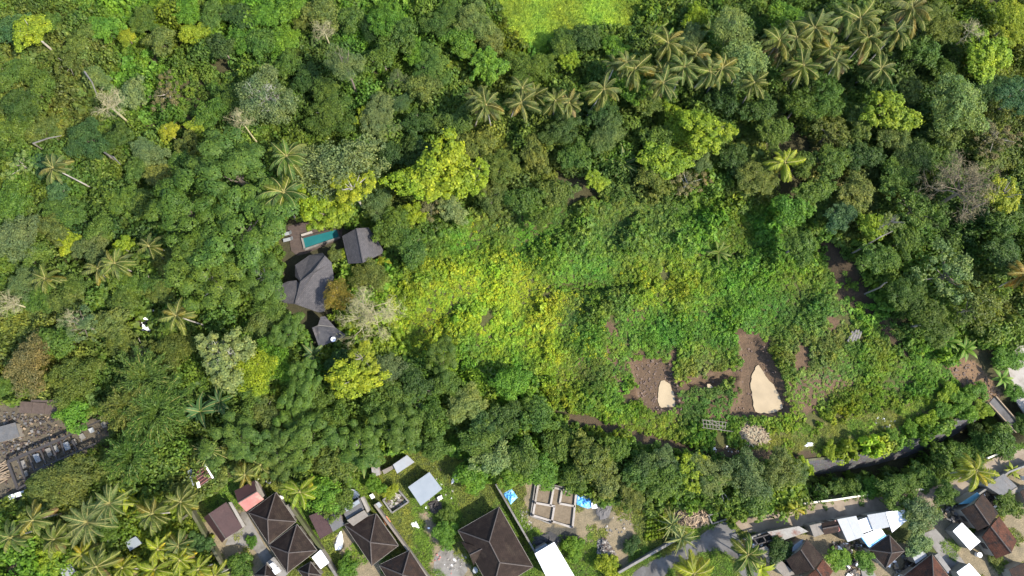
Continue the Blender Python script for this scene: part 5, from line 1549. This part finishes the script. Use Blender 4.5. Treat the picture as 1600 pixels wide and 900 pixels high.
# ---------------------------------------------------------------- villa
GT = M['tile_grey']
def face(root, pts, mat=GT, thick=.15): return panel(root, [P(*p) for p in pts], mat, thick)
pv = thing('pavilion', 'grey shingled pavilion beside the swimming pool', 'pavilion', P(566, 385, 0))
r1, r2 = (556.7, 356.8, 5.6), (567, 410.5, 5.6)
face(pv, [(534.5, 369, 3.4), r1, r2, (544, 412, 3.4)]); face(pv, [r1, (576, 355.6, 3.9), (588, 373, 3.4), (598.5, 390, 3.2), (597, 396, 3.2), r2])
ridge(pv, P(*r1), P(*r2), M['tile_grey']); walls(pv, [P(534.5, 369, 3), P(576, 356, 3), P(598, 392, 3), P(544, 412, 3)], 3.0, M['concrete'], .84)
vl = thing('villa', 'main villa with dark grey curved shingled roofs below the pool', 'house', P(487, 440, 0))
face(vl, [(461, 414, 3.6), (484, 398.5, 3.6), (504, 395, 3.8), (508, 400, 5.3), (490, 424, 5.9), (470, 440, 5.2), (461, 432, 3.8)])
face(vl, [(508, 400, 5.3), (518, 410, 4.6), (521.5, 433, 3.7), (516, 460, 3.5), (507, 487, 3.4), (497, 488, 3.5), (461, 475, 4.2), (470, 440, 5.2), (490, 424, 5.9)])
face(vl, [(424, 452, 3.4), (450, 439.5, 3.8), (463.5, 438, 4.2), (468, 446, 4.4), (466.5, 457, 4.6), (460.5, 475, 4.1), (446, 474, 3.4), (426, 470, 3.2)])
ridge(vl, P(508, 400, 5.3), P(490, 424, 5.9), GT, .14); ridge(vl, P(490, 424, 5.9), P(470, 440, 5.2), GT, .14); ridge(vl, P(470, 440, 5.2), P(461, 475, 4.2), GT, .14)
walls(vl, [P(463, 420, 3), P(504, 398, 3), P(519, 433, 3), P(500, 485, 3), P(463, 472, 3)], 3.2, M['concrete'], .86)
wg = thing('villa_annex', 'dark stained roof with a round dish below the main villa roof', 'house', P(514, 520, 0))
face(wg, [(487.5, 512, 3.0), (497, 508, 3.5), (523, 511, 3.5), (541, 524, 3.0), (539, 527, 2.9), (498.5, 542, 2.8)], surf('stained_dark_roof', (.045, .045, .05), (.075, .073, .078), .8, .7, .4, stain=(.12, .105, .1), stain_scale=.45))
face(wg, [(497, 507.5, 3.55), (501, 495, 4.4), (508, 494, 4.3), (523, 510.5, 3.55)])
ridge(wg, P(497, 508, 3.58), P(523, 511, 3.58), M['concrete'], .07); walls(wg, [P(489, 513, 2.6), P(523, 511, 2.6), P(538, 525, 2.6), P(499, 540, 2.6)], 2.6, M['concrete'], .88)
ds = thing('satellite_dish', 'round white satellite dish standing on the stained villa annex roof', 'satellite dish', P(522, 531, 2.95))
vs = []; fs = []
for j, (r, z) in enumerate(((.06, 0), (.28, .05), (.48, .16))):
    for i in range(16): vs.append((math.cos(i * math.pi / 8) * r, math.sin(i * math.pi / 8) * r, z + .45))
for j in range(2):
    for i in range(16): fs.append((j * 16 + i, j * 16 + (i + 1) % 16, j * 16 + 16 + (i + 1) % 16, j * 16 + 16 + i))
fs.append(tuple(range(16))[::-1])
me = bpy.data.meshes.new('dish'); me.from_pydata(vs, [], fs); me.materials.append(M['whitecloth']); link('dish', me, ds)
mb = MB(); mb.tube([(0, 0, -.3), (0, 0, .45)], .05, 6); mb.bar((.4, 0, .58), (0, 0, .95), .04); link('mount', mb.mesh('mount', M['darkmetal']), ds)
pool = thing('swimming_pool', 'long turquoise swimming pool with stone rim beside the villa', 'swimming pool', P(500, 373, 0))
PW = [(472, 371.5), (527, 357.5), (532, 371), (476.5, 390)]
mb = MB(); mb.prism(local(pool, [P(x, y, .30) for x, y in PW]), .5); link('water', mb.mesh('pool_water', M['poolwater']), pool)
for a, b, m_ in ((PW[0], PW[1], M['deck']), (PW[1], PW[2], M['deck']), (PW[3], PW[2], M['concrete']), (PW[0], PW[3], M['concrete'])):
    mb = MB(); mb.bar(*local(pool, [P(*a, .25), P(*b, .25)]), .35, .5); link('rim', mb.mesh('rim', m_), pool)
sheet('pool_deck', [(449, 354), (470, 348), (535, 352), (534, 372), (478, 396), (464, 399), (455, 392)], M['deck'], .12, 0)
def lounger(label, px, py, rz, group='white furniture on the pool deck'):
    t = thing('sun_lounger', label, 'lounger', P(px, py, .13), rz, group)
    mb = MB(); mb.prism([(-.95, -.33, .42), (.45, -.33, .42), (.45, .33, .42), (-.95, .33, .42)], .12); link('seat', mb.mesh('seat', M['palesheet']), t)
    mb = MB(); mb.poly([(.45, -.33, .42), (1.0, -.33, .8), (1.0, .33, .8), (.45, .33, .42)]); mb.poly([(.45, -.33, .3), (.45, .33, .3), (1.0, .33, .68), (1.0, -.33, .68)]); mb.poly([(1.0, -.33, .8), (1.0, -.33, .68), (1.0, .33, .68), (1.0, .33, .8)]); link('backrest', mb.mesh('backrest', M['palesheet']), t)
    for x in (-.85, .4):
        for y in (-.27, .27):
            mb = MB(); mb.bar((x, y, 0), (x, y, .31), .06); link('leg', mb.mesh('leg', M['darkmetal']), t)
lounger('white sun lounger on the dark deck nearer the trees', 449, 366, .25); lounger('second white sun lounger, on the villa side of the deck', 451, 375, .25)
shed('pale stone bench along the upper rim of the pool', [(470, 366), (487, 361), (488, 363.5), (471, 369)], .6, M['paleconcrete'], 2, 'bench', 'bench', wall=False, thick=.5)

# ---------------------------------------------------------------- white car
car = thing('parked_car', 'white car parked under the trees showing its windscreen', 'car', PG(235, 501), R_(-97))
W2, n_ = .86, None
prof = [(-2.05, .35), (-2.1, .75), (-1.95, .98), (-1.2, 1.02), (.95, 1.0), (1.95, .82), (2.08, .6), (2.05, .35)]
def loft(name, prof, w0, w1, mat, parent, zsplit=.8):
    vs = []; n = len(prof)
    for s in (-1, 1):
        for x, z in prof: vs.append((x, s * (w0 if z <= zsplit else w1), z))
    fs = [tuple(range(n))[::-1], tuple(range(n, 2 * n))] + [(i, (i + 1) % n, n + (i + 1) % n, n + i) for i in range(n)]
    me = bpy.data.meshes.new(name); me.from_pydata(vs, [], fs)
    bm = __import__('bmesh').new(); bm.from_mesh(me); __import__('bmesh').ops.recalc_face_normals(bm, faces=bm.faces); bm.to_mesh(me); bm.free()
    me.materials.append(mat); return link(name, me, parent)
carpaint = surf('white_car_paint', (.72, .73, .74), (.76, .76, .77), .3, .25, 0, .5); glass = surf('dark_glass', (.012, .014, .017), (.016, .018, .02), 1, .08, 0, .6)
loft('body', prof, .86, .80, carpaint, car)
loft('cabin_glass', [(-1.75, 1.0), (-1.35, 1.42), (.1, 1.44), (1.0, .99)], .76, .66, glass, car, 1.2)
loft('cabin_roof', [(-1.4, 1.43), (-1.3, 1.49), (.0, 1.5), (.12, 1.45)], .66, .62, carpaint, car, 1.46)
for x in (-1.3, 1.3):
    for s in (-1, 1):
        mb = MB(); mb.tube([(x, s * .68, .32), (x, s * .87, .32)], .32, 14); wl = link('wheel', mb.mesh('tyre', M['darkmetal']), car)
        mb = MB(); mb.tube([(x, s * .86, .32), (x, s * .885, .32)], .19, 10); link('rim', mb.mesh('rim', M['palesheet']), wl)
for s in (-1, 1):
    mb = MB(); mb.bar((1.93, s * .6, .72), (2.09, s * .6, .66), .3, .14); link('headlight', mb.mesh('headlight', M['whitecloth']), car)
    mb = MB(); mb.bar((.75, s * .86, .98), (.75, s * 1.02, 1.0), .14, .12); link('wing_mirror', mb.mesh('mirror', carpaint), car)

# ---------------------------------------------------------------- scrap yard
rp = thing('panel_roof', 'dark brown flat roof of three panels at the edge of the scrap yard', 'roof', P(60, 637, 0))
for i in range(3):
    a, b = i / 3 + .006, (i + 1) / 3 - .006; q = [P(31, 627, 2.5), P(91, 631, 2.5), P(89, 648, 2.5), P(29, 645, 2.5)]
    panel(rp, [q[0].lerp(q[1], a), q[0].lerp(q[1], b), q[3].lerp(q[2], b), q[3].lerp(q[2], a)], M['wood'], .1)
panel(rp, [P(48, 624.5, 2.7), P(97, 625, 2.7), P(96, 630, 2.7), P(48, 627.5, 2.7)], M['deck'], .1)
for p in ((33, 642), (88, 645), (60, 643)):
    mb = MB(); mb.bar(*local(rp, [P(*p, -.1), P(*p, 2.4)]), .15); link('post', mb.mesh('post', M['darkmetal']), rp)
shed('dull grey slab roof at the edge of the scrap yard', [(-6, 668), (24, 660), (31, 682), (-4, 692)], 1.6, M['greysheet'], 2)
shed('bluish white panel at the lower end of the scrap yard', [(12, 774.5), (44, 764), (46, 771), (13.5, 781)], 1.6, M['whitesheet'], 3, posts=True, wall=False)
fr = thing('roof_frame', 'dark steel roof frame of beams over broken slabs in the scrap yard', 'frame', P(70, 720, 0))
def beam(a, b, w_=.3, z=2.3): 
    mb = MB(); mb.bar(*local(fr, [P(*a, z), P(*b, z)]), w_, .22); link('beam', mb.mesh('beam', M['darkmetal']), fr)
beam((12, 722), (104, 682), .5); beam((28, 764), (62, 745), .3); beam((55, 735), (150, 693), .28); beam((13, 724), (28, 764), .45); beam((104, 682), (160, 655), .25)
for a, b in (((45, 711), (54, 735)), ((63, 703), (72, 724)), ((80, 695), (90, 719)), ((95, 689), (101, 709)), ((113, 687), (121, 704)), ((28, 716), (40, 752))): beam(a, b, .26, 2.32)
for p in ((13, 724), (104, 683), (28, 763), (150, 694)):
    mb = MB(); mb.bar(*local(fr, [P(*p, -.1), P(*p, 2.2)]), .18); link('post', mb.mesh('post', M['darkmetal']), fr)
rs = random.Random(9)
for i, (x, y, w_, l_, t_) in enumerate(((36, 726, 9, 13, 'whitest'), (39, 741, 8, 9, 'chipped whitish'), (58, 716, 8, 14, 'pale grey broken'), (76, 707, 9, 13, 'grey'), (88, 702, 7, 11, 'rust-stained'), (104, 697, 10, 13, 'long light grey'), (116, 691, 7, 10, 'dusty'), (128, 682, 8, 10, 'mid grey'), (143, 672, 8, 7, 'small pale'), (162, 664, 7, 10, 'upright light'))):
    c, s_ = math.cos(-.42), math.sin(-.42); q = [(x + c * u * w_ / 2 - s_ * v * l_ / 2 + rs.uniform(-1, 1), y + s_ * u * w_ / 2 + c * v * l_ / 2 + rs.uniform(-1, 1)) for u, v in ((-1, -1), (1, -1), (1, 1), (-1, 1))]
    zz = [rs.uniform(.35, .8) for _ in range(4)]
    shed(t_ + ' concrete slab lying under the scrap yard frame', q, zz, [M['concrete'], M['concrete'], M['palesheet']][i % 3] if i != 4 else M['rustsheet'], 1, 'concrete_slab', 'slab', group='slabs in the scrap yard', wall=False, thick=.25)
chunks('scrap', [[(0, 640), (95, 650), (120, 690), (60, 710), (10, 720), (0, 700)]], 420, (.15, .5), [M['wood'], M['darkmetal'], M['greysheet'], M['drywood'], M['wood'], M['wood'], M['darkmetal'], M['concrete']], 12, .3, False)
chunks('scrap', [[(0, 700), (40, 690), (150, 670), (175, 655), (170, 690), (60, 760), (0, 790)]], 260, (.12, .4), [M['wood'], M['darkmetal'], M['concrete'], M['redsheet'], M['wood'], M['greysheet']], 13, .25)
tp = thing('timber_pile', 'loose pile of brown planks at the edge of the scrap yard', 'timber', PG(5, 735))
for i in range(14):
    y = 726 + i * 2.3; mb = MB(); a = PG(-6, y + rs.uniform(-2, 6), .2 + .1 * (i % 3)); b = PG(rs.uniform(9, 17), y - 6 + rs.uniform(-3, 3), .25 + .12 * (i % 4)); mb.bar(*local(tp, [a, b]), .2, .08); link('plank', mb.mesh('plank', M['drywood']), tp)

# ---------------------------------------------------------------- clearing: trellis, logs, bridge, litter
tr = thing('bamboo_trellis', 'pale bamboo pole trellis standing below the muddy ponds', 'trellis', PG(1117, 664))
def pole(root, a, b, w_=.09, mat=None, nm='pole'):
    mb = MB(); mb.tube(local(root, [a, b]), w_ / 1.5, 5); link(nm, mb.mesh(nm, mat or M['tansheet']), root)
for i in range(8):
    f = i / 7; pole(tr, PG(1098 + 36 * f, 656 + 4 * f, 1.5), PG(1098 + 33 * f + 2, 668 + 2.5 * f, 1.4))
pole(tr, PG(1097, 656, 1.55), PG(1136, 660, 1.55)); pole(tr, PG(1097, 668, 1.5), PG(1150, 675, 1.2)); pole(tr, PG(1098, 662, 1.5), PG(1134, 666, 1.5)); pole(tr, PG(1104, 656, 1.6), PG(1128, 672, 1.6)); pole(tr, PG(1112, 656, 1.6), PG(1131, 668, 1.6))
for x, y in ((1099, 657), (1099, 668), (1134, 660), (1132, 671)): pole(tr, PG(x, y, -.1), PG(x, y, 1.6))
lg = thing('log_pile', 'small pile of grey cut logs in the weeds', 'logs', PG(1336, 525))
for i in range(8):
    u = i - 3.5; pole(lg, PG(1333 + u * 2.4 + rs.uniform(-1, 1), 531 + rs.uniform(-2, 3), .5 + .1 * (i % 2)), PG(1339 + u * 2.0, 518 + rs.uniform(-3, 2), .55 + .1 * (i % 2)), .27, surf('grey_log', (.20, .18, .155), (.28, .255, .22), 3) if i == 0 else bpy.data.materials['grey_log'], 'log')
br_ = thing('footbridge', 'narrow footbridge with pale kerb rails crossing the ravine', 'bridge', P(1565, 640, 0))
mb = MB(); mb.prism(local(br_, [P(*p, .12) for p in ((1545, 630), (1555, 619), (1597, 667), (1587, 676))]), .3); link('deck', mb.mesh('deck', M['asphalt']), br_)
for a, b in (((1545, 630), (1587, 676)), ((1555, 619), (1597, 667))):
    mb = MB(); mb.bar(*local(br_, [P(*a, .3), P(*b, .3)]), .22, .45); link('rail', mb.mesh('rail', M['drywood']), br_)
lgf = thing('fallen_trunk', 'pale fallen trunk lying beside the yellowish palm', 'log', PG(1285, 253))
pole(lgf, PG(1258, 245, 2.5), PG(1306, 262, 1.6), .4, M['tansheet'], 'trunk')
for a, b in (((1275, 250), (1282, 242)), ((1288, 255), (1297, 250))): pole(lgf, PG(*a, 2.1), PG(*b, 2.8), .18, M['paleconcrete'], 'branch')
for (x, y, a, b, lab) in ((1351, 385, 1395, 361, 'thin pale leaning trunk below the brown leafless tree'), (1422, 445, 1456, 435, 'thin pale trunk lying level in the leaves, near the gully'), (1375, 449, 1386, 441, 'short pale stick-like trunk above the gully'),
                          (132, 112, 152, 150, 'thin white trunk rising above the white-trunked bare tree'), (163, 238, 188, 257, 'stubby white broken trunk beside the rounded blue-green tree'), (52, 224, 96, 212, 'pale brown bare trunk leaning from the rounded blue-green tree')):
    t = thing('leaning_tree', lab, 'trunk', PG(x, y), 0, 'bare pale trunks in the wood'); mid = PG((x + a) / 2, (y + b) / 2, 7.5)
    e1, e2 = PG(x, y, 5.5), PG(a, b, 8.5); mb = MB(); mb.tube(local(t, [Vector((e1.x, e1.y, hz(e1) - .2)), e1, mid + Vector((.2, .3, 0)), e2]), [.2, .17, .13, .06], 6); link('trunk', mb.mesh('trunk', M['tansheet']), t)
crumple('white_sheet', 'white plastic sheet dropped on the lawn above the pale blue metal roof', 'sheet', [(707, 745), (714, 742), (717, 748), (712, 752), (706, 756)], M['whitecloth'], .35, seed=1, group='white litter on the lawns')
crumple('white_sheet', 'white plastic spread on the lawn below the ruined pen', 'sheet', [(641, 818), (650, 815), (656, 825), (650, 824), (645, 823)], M['whitecloth'], .25, seed=2, group='white litter on the lawns')
crumple('white_sheet', 'long white heap beside the grassy alley and brown pyramid roof', 'sheet', [(527, 838), (533, 829), (537, 846), (533, 858), (524, 860), (522, 852)], M['whitecloth'], .4, seed=4, group='white litter on the lawns')
crumple('white_sheet', 'white sheet draped by the box room wall', 'sheet', [(551, 764), (556, 765), (562, 773), (561, 777), (551, 781)], M['whitecloth'], .5, .9, seed=5, group='white litter on the lawns')
crumple('white_sheet', 'white sack on top of the black scrap heap', 'sheet', [(682, 777), (690, 773), (692, 778), (685, 783)], M['whitecloth'], .3, .7, seed=6, group='white litter on the lawns')
crumple('white_sheet', 'white sheet lying on the grass above the ravine wall', 'sheet', [(1256, 697), (1262, 691), (1271, 692), (1270, 697), (1263, 698)], M['whitecloth'], .3, seed=7, group='white litter on the lawns')
crumple('scrap_heap', 'black scrap heap beside the pale blue metal roof', 'heap', [(668, 786), (680, 778), (692, 786), (692, 796), (682, 805), (672, 800)], M['darkmetal'], .5, seed=8)
chunks('litter', [[(1130, 697), (1165, 695), (1168, 707), (1135, 708)], [(1365, 650), (1400, 655), (1395, 668), (1370, 668)], [(1095, 697), (1120, 700), (1118, 706)]], 46, (.14, .38), [M['whitecloth'], M['paleconcrete']], 14)
chunks('litter', [[(675, 725), (720, 735), (700, 830), (660, 825)], [(665, 875), (690, 855), (730, 890), (700, 900)]], 40, (.15, .4), [M['whitecloth'], M['paleconcrete'], M['pinksheet']], 15)
shed('small orange box lid beside the brown pyramid roof', [(597, 810), (604, 806), (611, 815), (603, 821)], .9, surf('orange_lid', (.42, .16, .07), (.5, .22, .10), 2), 1, 'storage_box', 'box', group='boxes along the plot wall')
shed('grey box standing at the top of the long plot wall', [(586, 788), (592, 784), (597, 790), (591, 795)], 1.6, M['palesheet'], 1, 'storage_box', 'box', group='boxes along the plot wall')
shed('white square lid on the path by the shed bushes', [(577, 774), (582, 771), (586, 777), (581, 780)], .8, M['whitesheet'], 1, 'storage_box', 'box', group='boxes along the plot wall')
for i, (x, y, l) in enumerate(((408, 745, 'round white tub lid at the corner of the maroon house'), (422, 752, 'brownish round tub beside the white tub lid'), (440, 778, 'white drum beside the golden palm foot'), (1596, 747, 'white dish by the dark grey sheet roof'), (1526, 866, 'pale round tub in the yard of the white roof'), (743, 889, 'silver round tank beside the biggest hip roof'))):
    t = thing('water_drum', l, 'drum', PG(x, y), 0, 'drums and tubs in the yards'); hh = (.9, .9, 1.0, 2.6, .8, 1.6)[i]
    mb = MB(); mb.tube([(0, 0, 0), (0, 0, hh)], .42, 14); link('drum', mb.mesh('drum', M['whitecloth'] if i != 1 else M['drywood']), t); mb = MB(); mb.tube([(0, 0, hh), (0, 0, hh + .07)], .46, 14); link('lid', mb.mesh('lid', M['palesheet'] if i % 2 else M['whitecloth']), t)
chunks('yard_clutter', [[(1470, 795), (1500, 785), (1500, 815), (1478, 815)], [(1163, 838), (1207, 832), (1207, 852), (1170, 858)], [(1295, 848), (1350, 846), (1345, 862), (1300, 862)], [(1325, 875), (1345, 870), (1345, 900), (1325, 900)], [(1465, 870), (1490, 890), (1480, 905), (1455, 895)], [(1535, 770), (1548, 768), (1565, 790), (1552, 795)], [(1385, 878), (1425, 862), (1430, 888), (1395, 905)]],
       330, (.25, .9), [M['darkmetal'], M['wood'], M['greysheet'], M['darkmetal'], M['concrete'], M['drywood'], M['whitecloth']], 16, .5)
fb = thing('shade_frame', 'dark beam frame beside the patched rusty roof', 'frame', PG(1186, 843))
for a, b in (((1163, 846), (1205, 834)), ((1168, 856), (1208, 843)), ((1163, 846), (1168, 856)), ((1178, 842), (1185, 852)), ((1192, 838), (1198, 848)), ((1205, 834), (1208, 843))):
    mb = MB(); mb.bar(*local(fb, [PG(*a, 2.2), PG(*b, 2.2)]), .2); link('beam', mb.mesh('beam', M['darkmetal']), fb)
for p in ((1163, 846), (1205, 834), (1168, 856), (1208, 843)):
    mb = MB(); mb.bar(*local(fb, [PG(*p, -.1), PG(*p, 2.1)]), .14); link('post', mb.mesh('post', M['darkmetal']), fb)
# vegetable rows
rv = np.random.default_rng(3); lbv = unit(rv.normal(size=(60, 3)) + np.array([0, 0, .9]))
v, f = leaves(lbv * np.array([.32, .32, .35]) * rv.uniform(.5, 1, (60, 1)), lbv + rv.normal(size=(60, 3)) * .4, .3, .2, rv)
VEG = np_mesh('vegetable_plant', v, f, [M['leaf']])
A, B, Cq, D = (1012, 800), (1036, 795), (1044, 838), (1006, 846)
for i in range(7):
    for j in range(7):
        u, w_ = (i + .5) / 7, (j + .5) / 7
        x = (A[0] * (1 - u) + B[0] * u) * (1 - w_) + (D[0] * (1 - u) + Cq[0] * u) * w_; y = (A[1] * (1 - u) + B[1] * u) * (1 - w_) + (D[1] * (1 - u) + Cq[1] * u) * w_
        s = rs.uniform(1.0, 1.5); o = link('vegetable_plant', VEG, None, PG(x + rs.uniform(-.6, .6), y + rs.uniform(-.6, .6), .15), (0, 0, rs.uniform(0, 6)), (s, s, s), tuple(np.array(C_['lime']) * rs.uniform(.7, 1.1)))
        tag(o, 'low round vegetable plant in the planted rows by the road wall', 'plant', 'vegetable plants in rows by the road wall')

chunks('mud_clods', [PIT_A, PIT_B, PATHR], 420, (.12, .45), [surf('mud_clod', (.085, .058, .045), (.14, .095, .072), 3), surf('dry_clod', (.13, .09, .068), (.19, .135, .10), 3)], 31, skip=[WATER1, WATER2])
